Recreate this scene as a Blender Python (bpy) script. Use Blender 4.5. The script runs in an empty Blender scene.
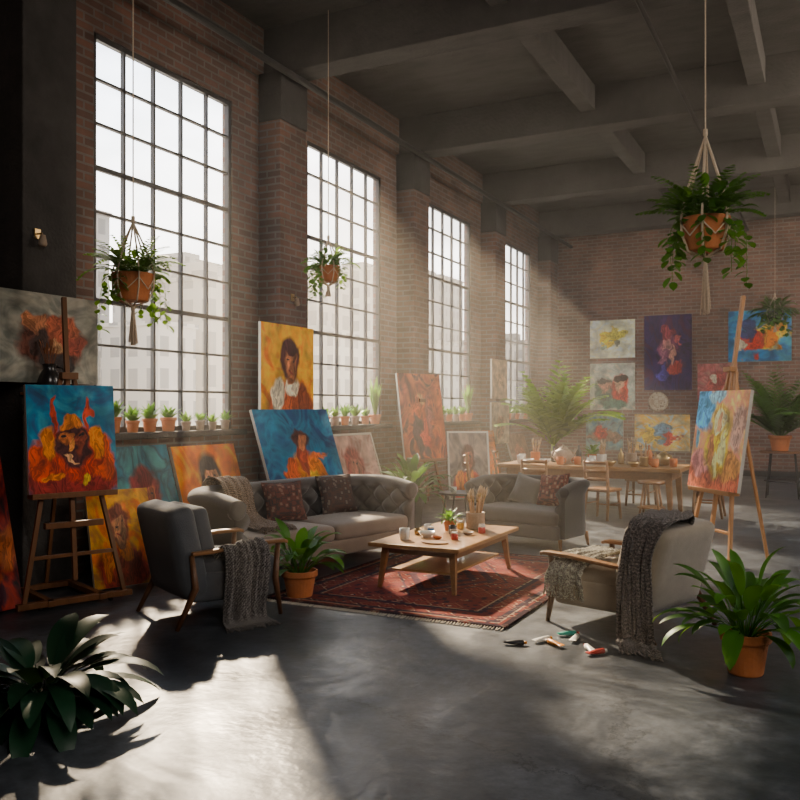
import bpy, bmesh, math, random
from mathutils import Vector, Matrix, noise
random.seed(7)
SC=bpy.context.scene; COL=SC.collection
R=math.radians; PI=math.pi
# ---------------------------------------------------------------- mesh builder
class MB:
    def __init__(s): s.v=[];s.f=[];s.m=[]
    def add(s,vs,fs,mi=0,M=None):
        o=len(s.v)
        for p in vs:
            p=Vector(p)
            if M is not None: p=M@p
            s.v.append(tuple(p))
        for f in fs: s.f.append(tuple(i+o for i in f)); s.m.append(mi)
    def box(s,c,size,mi=0,rot=None):
        x,y,z=[a/2 for a in size]
        vs=[(-x,-y,-z),(x,-y,-z),(x,y,-z),(-x,y,-z),(-x,-y,z),(x,-y,z),(x,y,z),(-x,y,z)]
        fs=[(0,3,2,1),(4,5,6,7),(0,1,5,4),(1,2,6,5),(2,3,7,6),(3,0,4,7)]
        M=Matrix.Translation(c)
        if rot is not None: M=M@rot
        s.add(vs,fs,mi,M)
    def bx(s,x0,x1,y0,y1,z0,z1,mi=0):
        s.box(((x0+x1)/2,(y0+y1)/2,(z0+z1)/2),(abs(x1-x0),abs(y1-y0),abs(z1-z0)),mi)
    def tube(s,pts,r,n=6,mi=0,caps=True,square=False):
        pts=[Vector(p) for p in pts]; k=len(pts)
        rs=r if isinstance(r,(list,tuple)) else [r]*k
        t0=(pts[1]-pts[0]).normalized()
        ref=Vector((0,0,1)) if abs(t0.z)<.9 else Vector((1,0,0))
        a=t0.cross(ref).normalized()
        vs=[];fs=[]
        for i,p in enumerate(pts):
            t=(pts[min(i+1,k-1)]-pts[max(i-1,0)])
            if t.length<1e-9: t=t0.copy()
            t.normalize()
            a=(a-t*a.dot(t)); 
            if a.length<1e-6: a=t.orthogonal()
            a.normalize(); b=t.cross(a)
            for j in range(n):
                an=2*PI*(j+.5)/n
                vs.append(p+(a*math.cos(an)+b*math.sin(an))*rs[i])
        for i in range(k-1):
            for j in range(n):
                j2=(j+1)%n
                fs.append((i*n+j,i*n+j2,(i+1)*n+j2,(i+1)*n+j))
        if caps:
            fs.append(tuple(range(n-1,-1,-1))); fs.append(tuple((k-1)*n+j for j in range(n)))
        s.add(vs,fs,mi)
    def lathe(s,prof,c=(0,0,0),n=24,mi=0,M=None):
        vs=[];fs=[]
        for (r,z) in prof:
            for j in range(n):
                an=2*PI*j/n; vs.append((c[0]+r*math.cos(an),c[1]+r*math.sin(an),c[2]+z))
        for i in range(len(prof)-1):
            for j in range(n):
                j2=(j+1)%n; fs.append((i*n+j,i*n+j2,(i+1)*n+j2,(i+1)*n+j))
        if prof[0][0]>1e-4: fs.append(tuple(range(n-1,-1,-1)))
        if prof[-1][0]>1e-4: fs.append(tuple((len(prof)-1)*n+j for j in range(n)))
        s.add(vs,fs,mi,M)
    def grid(s,fn,nu,nv,mi=0):
        vs=[];fs=[]
        for i in range(nu+1):
            for j in range(nv+1): vs.append(fn(i/nu,j/nv))
        for i in range(nu):
            for j in range(nv):
                a=i*(nv+1)+j; fs.append((a,a+nv+1,a+nv+2,a+1))
        s.add(vs,fs,mi)
    def blade(s,base,d,L,W,droop,n=6,mi=0,fold=.2,stalk=0,sr=.004,pw=.9):
        p=Vector(base); d=Vector(d).normalized()
        side=d.cross(Vector((0,0,1)))
        if side.length<.05: side=Vector((1,0,0))
        side.normalize()
        if stalk>0:
            pts=[p.copy()]
            for i in range(4):
                p=p+d*(stalk/4); d=(d-Vector((0,0,1))*droop*.10).normalized(); pts.append(p.copy())
            s.tube(pts,[sr,sr*.9,sr*.8,sr*.7,sr*.6],4,mi,False)
        vs=[];fs=[]
        for i in range(n+1):
            t=i/n; w=W/2*math.sin(PI*min(1,t*.93+.05))**pw
            if i==n: w=W*.01
            up=side.cross(d).normalized()
            vs+= [p-side*w+up*w*fold, p.copy(), p+side*w+up*w*fold]
            p=p+d*(L/n); 
            ax=droop/n*(.5+t)
            d=(d*math.cos(ax)+(-up)*math.sin(ax)).normalized()
            if d.z<-.995: d=(d+Vector((.03,.02,0))).normalized()
        for i in range(n):
            a=i*3; fs+=[(a,a+1,a+4,a+3),(a+1,a+2,a+5,a+4)]
        s.add(vs,fs,mi)
    def obj(s,name,mats,parent=None,smooth=False,bevel=0,seg=2,loc=None,rot=None,sub=0,solid=0):
        me=bpy.data.meshes.new(name); me.from_pydata(s.v,[],s.f)
        if not isinstance(mats,(list,tuple)): mats=[mats]
        for m in mats: me.materials.append(m)
        me.polygons.foreach_set('material_index',s.m)
        if smooth: me.polygons.foreach_set('use_smooth',[True]*len(me.polygons))
        me.update()
        o=bpy.data.objects.new(name,me); COL.objects.link(o)
        if parent: o.parent=parent
        if loc: o.location=loc
        if rot: o.rotation_euler=rot
        if solid:
            m=o.modifiers.new('s','SOLIDIFY'); m.thickness=solid; m.offset=0
        if bevel:
            m=o.modifiers.new('b','BEVEL'); m.width=bevel; m.segments=seg; m.limit_method='ANGLE'; m.angle_limit=R(40)
            m.harden_normals=False
        if sub:
            m=o.modifiers.new('u','SUBSURF'); m.levels=sub; m.render_levels=sub
        return o
def thing(name,label,cat,loc=(0,0,0),rz=0,group=None,kind=None):
    e=bpy.data.objects.new(name,None); e.empty_display_size=.1; COL.objects.link(e)
    e.location=loc; e.rotation_euler=(0,0,rz); tag(e,label,cat,group,kind); return e
def tag(o,label,cat,group=None,kind=None):
    o['label']=label; o['category']=cat
    if group: o['group']=group
    if kind: o['kind']=kind
    return o
def struct(o,label=None):
    o['kind']='structure'
    if label: o['label']=label
    return o
def face(fx,fy): return math.atan2(fy,fx)+PI/2
# ---------------------------------------------------------------- materials
def nt(name):
    m=bpy.data.materials.new(name); m.use_nodes=True; t=m.node_tree
    return m,t,t.nodes['Principled BSDF']
class N:
    def __init__(s,t): s.t=t
    def __call__(s,typ,ins=None,**kw):
        n=s.t.nodes.new(typ)
        for k,v in kw.items(): setattr(n,k,v)
        if ins:
            for k,v in ins.items():
                if hasattr(v,'links') or isinstance(v,bpy.types.NodeSocket): s.t.links.new(v,n.inputs[k])
                else: n.inputs[k].default_value=v
        return n
def c4(c): return (c[0],c[1],c[2],1)
def mixc(n,f,a,b,mode='MIX'):
    x=n('ShaderNodeMix',data_type='RGBA',blend_type=mode)
    for k,v in ((0,f),(6,a),(7,b)):
        if isinstance(v,bpy.types.NodeSocket): n.t.links.new(v,x.inputs[k])
        else: x.inputs[k].default_value=v if k==0 else c4(v)
    return x.outputs[2]
def simple(name,col,rough=.6,metal=0,var=.25,scale=8,bump=.1,coat=0,stretch=None,sheen=0,bscale=None,spec=None):
    m,t,b=nt(name); n=N(t)
    tc=n('ShaderNodeTexCoord'); v=tc.outputs['Object']
    if stretch:
        mp=n('ShaderNodeMapping',{0:v}); mp.inputs['Scale'].default_value=stretch; v=mp.outputs[0]
    no=n('ShaderNodeTexNoise',{'Vector':v,'Scale':scale,'Detail':3,'Roughness':.65})
    lo=[x*(1-var) for x in col]; hi=[min(1,x*(1+var)) for x in col]
    cc=mixc(n,no.outputs[0],lo,hi)
    t.links.new(cc,b.inputs['Base Color'])
    b.inputs['Roughness'].default_value=rough; b.inputs['Metallic'].default_value=metal
    if coat: b.inputs['Coat Weight'].default_value=coat
    if sheen: b.inputs['Sheen Weight'].default_value=sheen; b.inputs['Sheen Roughness'].default_value=.5
    if spec is not None: b.inputs['Specular IOR Level'].default_value=spec
    if bump:
        n2=n('ShaderNodeTexNoise',{'Vector':v,'Scale':bscale or scale*4,'Detail':1})
        bp=n('ShaderNodeBump',{'Height':n2.outputs[0],'Strength':bump*3,'Distance':.01})
        t.links.new(bp.outputs[0],b.inputs['Normal'])
    return m
def knit(name,c):
    m,t,b=nt(name); n=N(t); tc=n('ShaderNodeTexCoord')
    wv=n('ShaderNodeTexWave',{'Vector':tc.outputs['Object'],'Scale':22,'Distortion':5,'Detail':1,'Detail Scale':5},wave_type='BANDS',bands_direction='DIAGONAL')
    no=n('ShaderNodeTexVoronoi',{'Vector':tc.outputs['Object'],'Scale':80})
    f=n('ShaderNodeMath',{0:wv.outputs[1] if len(wv.outputs)>1 else wv.outputs[0],1:no.outputs[0]},operation='MULTIPLY')
    cc=mixc(n,f.outputs[0],[x*.5 for x in c],[min(1,x*3.0) for x in c]); t.links.new(cc,b.inputs['Base Color'])
    b.inputs['Roughness'].default_value=.95; b.inputs['Sheen Weight'].default_value=.3
    bp=n('ShaderNodeBump',{'Height':f.outputs[0],'Strength':1,'Distance':.015}); t.links.new(bp.outputs[0],b.inputs['Normal'])
    return m
def leafmat(name,c1,c2,tl=.4):
    m,t,b=nt(name); n=N(t)
    g=n('ShaderNodeNewGeometry')
    a2=n('ShaderNodeMath',{0:g.outputs['Random Per Island'],1:.95},operation='MULTIPLY',use_clamp=True)
    cc=mixc(n,a2.outputs[0],c1,c2)
    t.links.new(cc,b.inputs['Base Color']); b.inputs['Roughness'].default_value=.45
    tr=n('ShaderNodeBsdfTranslucent'); 
    br=mixc(n,tl,c2,(.40,.60,.06)); t.links.new(br,tr.inputs[0])
    mx=n('ShaderNodeMixShader',{0:tl,1:b.outputs[0],2:tr.outputs[0]})
    t.links.new(mx.outputs[0],t.nodes['Material Output'].inputs[0])
    return m
def brickmat(name,c1,c2,mort,dark=1):
    m,t,b=nt(name); n=N(t)
    g=n('ShaderNodeNewGeometry'); s=n('ShaderNodeSeparateXYZ',{0:g.outputs['Position']})
    nn=n('ShaderNodeSeparateXYZ',{0:g.outputs['Normal']})
    ab=n('ShaderNodeMath',{0:nn.outputs[0]},operation='ABSOLUTE')
    gt=n('ShaderNodeMath',{0:ab.outputs[0],1:.5},operation='GREATER_THAN')
    h=n('ShaderNodeMix',{0:gt.outputs[0],2:s.outputs[0],3:s.outputs[1]},data_type='FLOAT')
    cb=n('ShaderNodeCombineXYZ',{0:h.outputs[0],1:s.outputs[2]})
    bt=n('ShaderNodeTexBrick',{'Vector':cb.outputs[0],'Scale':1.0,'Mortar Size':.013,'Mortar Smooth':.1,'Bias':-.1,
        'Brick Width':.27,'Row Height':.092})
    bt.inputs['Color1'].default_value=c4(c1); bt.inputs['Color2'].default_value=c4(c2); bt.inputs['Mortar'].default_value=c4(mort)
    no=n('ShaderNodeTexNoise',{'Vector':g.outputs['Position'],'Scale':1.1,'Detail':4,'Roughness':.65})
    mu=n('ShaderNodeMapRange',{0:no.outputs[0],1:.3,2:.7,3:.62*dark,4:1.35*dark})
    cm=n('ShaderNodeVectorMath',{0:bt.outputs[0]},operation='SCALE'); t.links.new(mu.outputs[0],cm.inputs['Scale'])
    t.links.new(cm.outputs[0],b.inputs['Base Color']); b.inputs['Roughness'].default_value=.8
    h2=n('ShaderNodeMath',{0:1.0,1:bt.outputs['Fac']},operation='SUBTRACT')
    bp=n('ShaderNodeBump',{'Height':h2.outputs[0],'Strength':1.0,'Distance':.015})
    t.links.new(bp.outputs[0],b.inputs['Normal'])
    return m
def floormat():
    m,t,b=nt('concrete_floor'); n=N(t)
    g=n('ShaderNodeNewGeometry'); v=g.outputs['Position']
    a=n('ShaderNodeTexNoise',{'Vector':v,'Scale':.8,'Detail':7,'Roughness':.72,'Distortion':.8})
    c=n('ShaderNodeTexNoise',{'Vector':v,'Scale':7,'Detail':5,'Roughness':.75})
    r=n('ShaderNodeValToRGB',{0:a.outputs[0]}); e=r.color_ramp.elements
    e[0].position=.38; e[0].color=(.044,.052,.064,1); e[1].position=.62; e[1].color=(.125,.14,.16,1)
    q=e.new(.5); q.color=(.072,.082,.097,1)
    r2=n('ShaderNodeMapRange',{0:c.outputs[0],1:.3,2:.7,3:.62,4:1.3})
    cm=n('ShaderNodeVectorMath',{0:r.outputs[0]},operation='SCALE'); t.links.new(r2.outputs[0],cm.inputs['Scale'])
    wob=n('ShaderNodeVectorMath',{0:v,1:n('ShaderNodeVectorMath',{0:c.outputs['Color'],1:(.5,.5,.5)},operation='MULTIPLY').outputs[0]},operation='ADD')
    vo=n('ShaderNodeTexVoronoi',{'Vector':wob.outputs[0],'Scale':.4},feature='DISTANCE_TO_EDGE')
    cr=n('ShaderNodeMapRange',{0:vo.outputs[0],1:.0,2:.008,3:.5,4:1})
    cm2=n('ShaderNodeVectorMath',{0:cm.outputs[0]},operation='SCALE'); t.links.new(cr.outputs[0],cm2.inputs['Scale'])
    t.links.new(cm2.outputs[0],b.inputs['Base Color'])
    rr=n('ShaderNodeMapRange',{0:a.outputs[0],1:.38,2:.62,3:.28,4:.52}); t.links.new(rr.outputs[0],b.inputs['Roughness'])
    n3=n('ShaderNodeTexNoise',{'Vector':v,'Scale':12,'Detail':2})
    bp=n('ShaderNodeBump',{'Height':n3.outputs[0],'Strength':.35,'Distance':.008}); t.links.new(bp.outputs[0],b.inputs['Normal'])
    return m
def rugmat(hx,hy):
    m,t,b=nt('persian_rug_wool'); n=N(t)
    tc=n('ShaderNodeTexCoord'); s=n('ShaderNodeSeparateXYZ',{0:tc.outputs['Object']})
    ax=n('ShaderNodeMath',{0:s.outputs[0]},operation='ABSOLUTE'); ay=n('ShaderNodeMath',{0:s.outputs[1]},operation='ABSOLUTE')
    dx=n('ShaderNodeMath',{0:hx,1:ax.outputs[0]},operation='SUBTRACT'); dy=n('ShaderNodeMath',{0:hy,1:ay.outputs[0]},operation='SUBTRACT')
    d=n('ShaderNodeMath',{0:dx.outputs[0],1:dy.outputs[0]},operation='MINIMUM')
    r=n('ShaderNodeValToRGB',{0:d.outputs[0]}); r.color_ramp.interpolation='CONSTANT'
    cols=[(0,(.04,.025,.035)),(.05,(.28,.065,.05)),(.08,(.46,.35,.25)),(.10,(.045,.035,.055)),(.15,(.22,.055,.045)),(.32,(.045,.032,.06)),(.37,(.46,.35,.25)),(.39,(.27,.062,.05))]
    e=r.color_ramp.elements; e[0].position=0; e[0].color=c4(cols[0][1]); e[1].position=cols[1][0]; e[1].color=c4(cols[1][1])
    for p,c in cols[2:]:
        q=e.new(p); q.color=c4(c)
    v=n('ShaderNodeCombineXYZ',{0:ax.outputs[0],1:ay.outputs[0]})
    vo=n('ShaderNodeTexVoronoi',{'Vector':v.outputs[0],'Scale':5.5},distance='MANHATTAN')
    r2=n('ShaderNodeValToRGB',{0:vo.outputs[0]}); r2.color_ramp.interpolation='CONSTANT'
    e=r2.color_ramp.elements; e[0].color=(.58,.45,.32,1); e[1].position=.16; e[1].color=(.04,.045,.09,1)
    for p,c in ((.28,(.40,.13,.09)),(.42,(.17,.04,.035)),(.62,(.50,.37,.26)),(.72,(.07,.035,.05))):
        q=e.new(p); q.color=c4(c)
    vo2=n('ShaderNodeTexVoronoi',{'Vector':v.outputs[0],'Scale':13})
    f=n('ShaderNodeMapRange',{0:vo2.outputs[0],1:.30,2:.36,3:1,4:.25})
    col=mixc(n,f.outputs[0],r.outputs[0],r2.outputs[0])
    l=n('ShaderNodeVectorMath',{0:v.outputs[0],1:(1/.60,1/.95,0)},operation='MULTIPLY'); s2=n('ShaderNodeSeparateXYZ',{0:l.outputs[0]})
    sm=n('ShaderNodeMath',{0:s2.outputs[0],1:s2.outputs[1]},operation='ADD')
    wv=n('ShaderNodeMath',{0:sm.outputs[0],1:20.0},operation='MULTIPLY'); sn=n('ShaderNodeMath',{0:wv.outputs[0]},operation='SINE')
    ins=n('ShaderNodeMath',{0:sm.outputs[0],1:1.0},operation='LESS_THAN')
    mk=n('ShaderNodeMath',{0:sn.outputs[0],1:.2},operation='GREATER_THAN'); mm=n('ShaderNodeMath',{0:mk.outputs[0],1:ins.outputs[0]},operation='MULTIPLY')
    m3=n('ShaderNodeMath',{0:mm.outputs[0],1:.7},operation='MULTIPLY')
    col=mixc(n,m3.outputs[0],col,(.05,.04,.07))
    no=n('ShaderNodeTexNoise',{'Vector':tc.outputs['Object'],'Scale':120,'Detail':1})
    col=mixc(n,.5,col,no.outputs['Color'],'SOFT_LIGHT')
    t.links.new(col,b.inputs['Base Color']); b.inputs['Roughness'].default_value=.95; b.inputs['Specular IOR Level'].default_value=.1
    bp=n('ShaderNodeBump',{'Height':no.outputs[0],'Strength':.5,'Distance':.005}); t.links.new(bp.outputs[0],b.inputs['Normal'])
    return m
def artmat(name,pal,blobs,scale=2.0,dist=.16,seed=0):
    m,t,b=nt('paint_'+name); n=N(t)
    tc=n('ShaderNodeTexCoord'); v=tc.outputs['Generated']
    off=n('ShaderNodeVectorMath',{0:v,1:(seed*3.1,seed*1.7,seed*.9)},operation='ADD')
    nz=n('ShaderNodeTexNoise',{'Vector':off.outputs[0],'Scale':5.0,'Detail':2.5,'Roughness':.5})
    d0=n('ShaderNodeVectorMath',{0:nz.outputs['Color'],1:(.5,.5,.5)},operation='SUBTRACT')
    d1=n('ShaderNodeVectorMath',{0:d0.outputs[0],1:(dist*2,0,dist*2)},operation='MULTIPLY')
    vv=n('ShaderNodeVectorMath',{0:v,1:d1.outputs[0]},operation='ADD')
    bn=n('ShaderNodeTexNoise',{'Vector':off.outputs[0],'Scale':scale*1.3,'Detail':3,'Roughness':.5,'Distortion':2.4})
    r=n('ShaderNodeValToRGB',{0:bn.outputs[0]}); e=r.color_ramp.elements
    k=len(pal); e[0].position=.36; e[0].color=c4(pal[0]); e[1].position=.64; e[1].color=c4(pal[-1])
    for i in range(1,k-1):
        q=e.new(.36+.28*i/(k-1)); q.color=c4(pal[i])
    col=r.outputs[0]
    st=n('ShaderNodeTexNoise',{'Vector':n('ShaderNodeVectorMath',{0:vv.outputs[0],1:(24,1,8)},operation='MULTIPLY').outputs[0],'Scale':1.0,'Detail':2,'Roughness':.55,'Distortion':1.4})
    fm=n('ShaderNodeMapRange',{0:st.outputs[0],1:.40,2:.60,3:0,4:1})
    for (cx,cy,rx,ry,c) in blobs:
        a=n('ShaderNodeVectorMath',{0:vv.outputs[0],1:(cx,0,cy)},operation='SUBTRACT')
        q=n('ShaderNodeVectorMath',{0:a.outputs[0],1:(1/rx,0,1/ry)},operation='MULTIPLY')
        L=n('ShaderNodeVectorMath',{0:q.outputs[0]},operation='LENGTH')
        mr=n('ShaderNodeMapRange',{0:L.outputs['Value'],1:.84,2:1.06,3:1,4:0})
        tint=mixc(n,fm.outputs[0],[x*.6 for x in c],[min(1,x*1.3+.01) for x in c])
        col=mixc(n,mr.outputs[0],col,tint)
    sr=n('ShaderNodeMapRange',{0:nz.outputs[0],1:.3,2:.7,3:.6,4:1.4})
    cm=n('ShaderNodeVectorMath',{0:col},operation='SCALE'); t.links.new(sr.outputs[0],cm.inputs['Scale'])
    t.links.new(cm.outputs[0],b.inputs['Base Color']); b.inputs['Roughness'].default_value=.6
    return m
WOOD=simple('oak_wood',(.28,.135,.055),.42,var=.45,scale=3,stretch=(9,1.2,9),bump=0,coat=.15)
WOODK=simple('dark_walnut',(.15,.07,.033),.42,var=.45,scale=3,stretch=(9,1.2,9),bump=0,coat=.15)
WOODT=simple('table_top_wood',(.42,.235,.105),.33,var=.4,scale=2.2,stretch=(10,.9,10),bump=.03,coat=.25)
WOODX=simple('table_plank_wood',(.36,.20,.09),.35,var=.4,scale=2.2,stretch=(.9,10,10),bump=.03,coat=.2)
EASEL=simple('easel_beech',(.45,.22,.085),.5,var=.35,scale=3,stretch=(6,6,1),bump=0)
EASELD=simple('easel_dark_wood',(.22,.10,.045),.5,var=.35,scale=3,stretch=(6,6,1),bump=0)
TERRA=simple('terracotta',(.55,.20,.08),.75,var=.25,scale=9,bump=.1)
SOIL=simple('soil',(.035,.022,.014),.95,var=.5,scale=40,bump=.6)
ROPE=simple('cotton_rope',(.62,.50,.38),.9,var=.3,scale=60,bump=0)
STEEL=simple('black_steel',(.05,.046,.045),.5,metal=.3,var=.3,scale=12,bump=0)
CONC=simple('dark_concrete',(.066,.060,.056),.85,var=.6,scale=2.6,bump=.3,bscale=30)
CONCC=simple('ceiling_concrete',(.090,.082,.076),.85,var=.65,scale=1.8,bump=.3,bscale=20,stretch=(1,2.5,1))
CANVAS=simple('raw_canvas',(.62,.56,.48),.9,var=.12,scale=30,bump=0)
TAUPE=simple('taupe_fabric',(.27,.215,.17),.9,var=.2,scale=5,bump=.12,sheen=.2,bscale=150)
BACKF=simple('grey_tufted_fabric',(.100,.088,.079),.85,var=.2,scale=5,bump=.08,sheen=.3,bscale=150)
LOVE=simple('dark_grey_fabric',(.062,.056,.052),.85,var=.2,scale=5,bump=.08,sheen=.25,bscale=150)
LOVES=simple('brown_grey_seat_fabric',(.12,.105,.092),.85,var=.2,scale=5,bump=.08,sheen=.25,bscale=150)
CHARL=simple('slate_weave',(.105,.11,.12),.9,var=.25,scale=8,bump=.15,sheen=.3,bscale=170)
OLIVE=simple('olive_grey_weave',(.36,.30,.23),.9,var=.22,scale=8,bump=.15,sheen=.3,bscale=170)
THROW=knit('knitted_wool',(.12,.105,.10))
THROW2=knit('grey_brown_wool',(.17,.14,.125))
THROWB=knit('brown_wool',(.22,.145,.095))
THROWL=knit('pale_wool',(.42,.35,.27))
WHITE=simple('white_glaze',(.68,.66,.62),.25,var=.06,scale=8,bump=0,coat=.5)
CLAY=simple('speckled_clay',(.36,.27,.2),.6,var=.35,scale=35,bump=0)
BRASS=simple('aged_brass',(.45,.32,.16),.35,metal=.9,var=.2,scale=8,bump=0)
DARKC=simple('dark_glaze',(.03,.028,.03),.3,var=.3,scale=8,bump=0,coat=.4)
PBLUE=simple('blue_paint_jar',(.05,.18,.40),.4,bump=0); PRED=simple('red_paint_jar',(.55,.07,.05),.4,bump=0); PYEL=simple('ochre_paint_jar',(.70,.42,.08),.4,bump=0)
LILY=leafmat('lily_leaf',(.03,.11,.02),(.13,.34,.05))
MIDLEAF=leafmat('mid_leaf',(.015,.06,.015),(.06,.17,.035),.25)
DKLEAF=leafmat('dark_leaf',(.008,.028,.016),(.022,.075,.038),.1)
FERN=leafmat('fern_leaf',(.045,.13,.02),(.20,.38,.07))
PALM=leafmat('palm_leaf',(.09,.24,.03),(.42,.60,.09))
def pillowmat(name,a,b_,c,sc=17):
    m,t,b=nt(name); n=N(t); tc=n('ShaderNodeTexCoord')
    vo=n('ShaderNodeTexVoronoi',{'Vector':tc.outputs['Object'],'Scale':sc},distance='CHEBYCHEV')
    r=n('ShaderNodeValToRGB',{0:vo.outputs[0]}); r.color_ramp.interpolation='CONSTANT'; e=r.color_ramp.elements
    e[0].color=c4(a); e[1].position=.25; e[1].color=c4(b_); q=e.new(.45); q.color=c4(c); q=e.new(.6); q.color=c4(b_)
    t.links.new(r.outputs[0],b.inputs['Base Color']); b.inputs['Roughness'].default_value=.9
    return m
PIL1=pillowmat('rust_kilim',(.30,.19,.14),(.18,.075,.055),(.08,.06,.055))
PIL2=pillowmat('umber_kilim',(.24,.20,.16),(.09,.068,.058),(.14,.08,.06))
PIL3=simple('grey_pillow',(.18,.165,.15),.9,var=.2,bump=.2,bscale=120,sheen=.3)
PIL4=pillowmat('red_kilim',(.40,.26,.19),(.28,.10,.07),(.12,.06,.05))
PLATE=pillowmat('ornate_plate',(.35,.24,.15),(.66,.58,.46),(.50,.38,.26),11)
# ---------------------------------------------------------------- room
H=6.85; BY=22.9; RX=13.0; FY=-3.0; WT=.16
W0=6.48; WP=4.05; WW=2.30; SZ=1.43; TZ=5.65
wins=[W0+WP*k for k in range(4)]
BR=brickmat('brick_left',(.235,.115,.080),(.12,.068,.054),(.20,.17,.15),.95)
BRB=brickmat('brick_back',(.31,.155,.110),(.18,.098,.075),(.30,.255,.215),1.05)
def wallx(x0,x1,opens,name,mat):
    mb=MB(); ys=[FY]
    for a in opens: ys+=[a,a+WW]
    ys.append(BY+.4)
    for i in range(0,len(ys),2): mb.bx(x0,x1,ys[i],ys[i+1],0,H)
    for a in opens:
        mb.bx(x0,x1,a,a+WW,0,SZ); mb.bx(x0,x1,a,a+WW,TZ,H)
    return struct(mb.obj(name,mat),'brick loft wall with tall steel window openings')
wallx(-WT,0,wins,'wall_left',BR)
wallx(RX,RX+WT,wins[:2],'wall_right',BR)  # unseen wall; its window openings are added to let in fill light
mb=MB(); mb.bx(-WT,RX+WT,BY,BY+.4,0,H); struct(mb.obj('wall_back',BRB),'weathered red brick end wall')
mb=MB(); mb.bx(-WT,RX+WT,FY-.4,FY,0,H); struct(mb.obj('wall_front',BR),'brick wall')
mb=MB(); mb.bx(-WT,RX+WT,FY-.4,BY+.4,-.2,0); struct(mb.obj('floor',floormat()),'worn polished concrete floor')
mb=MB(); mb.bx(-WT,RX+WT,FY-.4,BY+.4,H,H+.25); struct(mb.obj('ceiling',CONCC),'dark concrete ceiling slab')
tn=0
def trim(mb,mat,label,bevel=.015):
    global tn; tn+=1
    return struct(mb.obj('trim_%d'%tn,mat,bevel=bevel),label)
piers=[6.55-WP/2+2.15/2-.30+WP*k for k in range(-1,5)]
for k,p in enumerate(piers):
    y0=p+.0; y1=y0+.62
    if y1>BY-.05: y1=BY-.02
    if k<=1:
        mb=MB(); mb.bx(0,.37,y0,y1,0,6.2); trim(mb,CONC,'dark concrete column')
    else:
        mb=MB(); mb.bx(0,.35,y0,y1,0,5.55); trim(mb,BR,'brick pilaster between the windows',.01)
        mb=MB(); mb.bx(0,.37,y0-.01,y1+.01,5.55,6.2); trim(mb,CONC,'dark concrete pilaster head')
    mb=MB(); mb.bx(0,RX,y0+.1,y1-.1,6.2,H-.002); trim(mb,CONCC,'concrete ceiling beam')
ys=sorted(piers)
for X in (3.4,5.9,8.6):
    for i in range(len(ys)-1):
        mb=MB(); mb.bx(X-.12,X+.12,ys[i]+.52,ys[i+1]+.1,6.45,H-.002); trim(mb,CONCC,'concrete ceiling joist')
mb=MB(); mb.tube([(.5,FY,6.12),(.5,BY,6.12)],.045,10); trim(mb,STEEL,'steel pipe along the wall',0)
mb=MB(); mb.tube([(5.0,FY,6.15),(5.0,BY,6.15)],.03,8); trim(mb,STEEL,'steel conduit under the ceiling',0)
for i,a in enumerate(wins):
    for side in (0,1):
        if side and i>1: continue  # right-wall frames sit in the unseen openings added for fill
        x=-.05 if side==0 else RX+.05
        mb=MB()
        mb.bx(x-.03,x+.03,a,a+.05,SZ,TZ); mb.bx(x-.03,x+.03,a+WW-.05,a+WW,SZ,TZ)
        mb.bx(x-.03,x+.03,a,a+WW,SZ,SZ+.06); mb.bx(x-.03,x+.03,a,a+WW,TZ-.06,TZ)
        for c in range(1,5):
            yy=a+WW*c/5; w=.014; mb.bx(x-.025,x+.025,yy-w,yy+w,SZ,TZ)
        for r_ in range(1,9):
            zz=SZ+(TZ-SZ)*r_/9; w=.026 if r_ in(3,6) else .013; mb.bx(x-.022,x+.022,a,a+WW,zz-w,zz+w)
        struct(mb.obj('window_%d'%(i+1+4*side),STEEL),'tall multi-pane black steel factory window')
    mb=MB(); mb.bx(-WT-.03,.20,a-.06,a+WW+.06,SZ-.07,SZ+.002); trim(mb,CONC,'concrete window sill')
mb=MB(); mb.bx(0,RX,BY-.03,BY,0,.14); struct(mb.obj('baseboard_back',CONC),'dark baseboard')
SILL=SZ+.003
# ---------------------------------------------------------------- outside buildings
def bldmat(name,wall,win,bw,rh):
    m,t,b=nt(name); n=N(t); g=n('ShaderNodeNewGeometry'); s=n('ShaderNodeSeparateXYZ',{0:g.outputs['Position']})
    nn=n('ShaderNodeSeparateXYZ',{0:g.outputs['Normal']}); ab=n('ShaderNodeMath',{0:nn.outputs[0]},operation='ABSOLUTE')
    gt=n('ShaderNodeMath',{0:ab.outputs[0],1:.5},operation='GREATER_THAN')
    h=n('ShaderNodeMix',{0:gt.outputs[0],2:s.outputs[0],3:s.outputs[1]},data_type='FLOAT')
    cb=n('ShaderNodeCombineXYZ',{0:h.outputs[0],1:s.outputs[2]})
    bt=n('ShaderNodeTexBrick',{'Vector':cb.outputs[0],'Scale':1,'Mortar Size':.55,'Mortar Smooth':.05,'Brick Width':bw,'Row Height':rh},offset=0)
    bt.inputs['Color1'].default_value=c4(win); bt.inputs['Color2'].default_value=c4([x*.8 for x in win]); bt.inputs['Mortar'].default_value=c4(wall)
    t.links.new(bt.outputs[0],b.inputs['Base Color']); b.inputs['Roughness'].default_value=.8
    return m
B1=bldmat('pale_facade',(.185,.168,.148),(.05,.052,.058),2.2,2.9); B2=bldmat('cream_facade',(.16,.138,.115),(.045,.045,.047),3.0,3.2); B3=bldmat('grey_facade',(.115,.112,.107),(.04,.042,.047),2.0,2.6)
bl=[(-52,41,9,6,13),(-58,49,10,6,8.5),(-62,58,10,8,21),(-50,60,7,5,9.5),(-50,67.5,7,6,14.5),(-66,82,14,8,19),(-52,92,10,8,11),(-64,106,12,9,21),(-50,116,12,9,11.5),(-70,134,14,11,26),(-52,148,12,10,14),(-74,170,14,12,30),(-56,176,12,10,16)]
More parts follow.
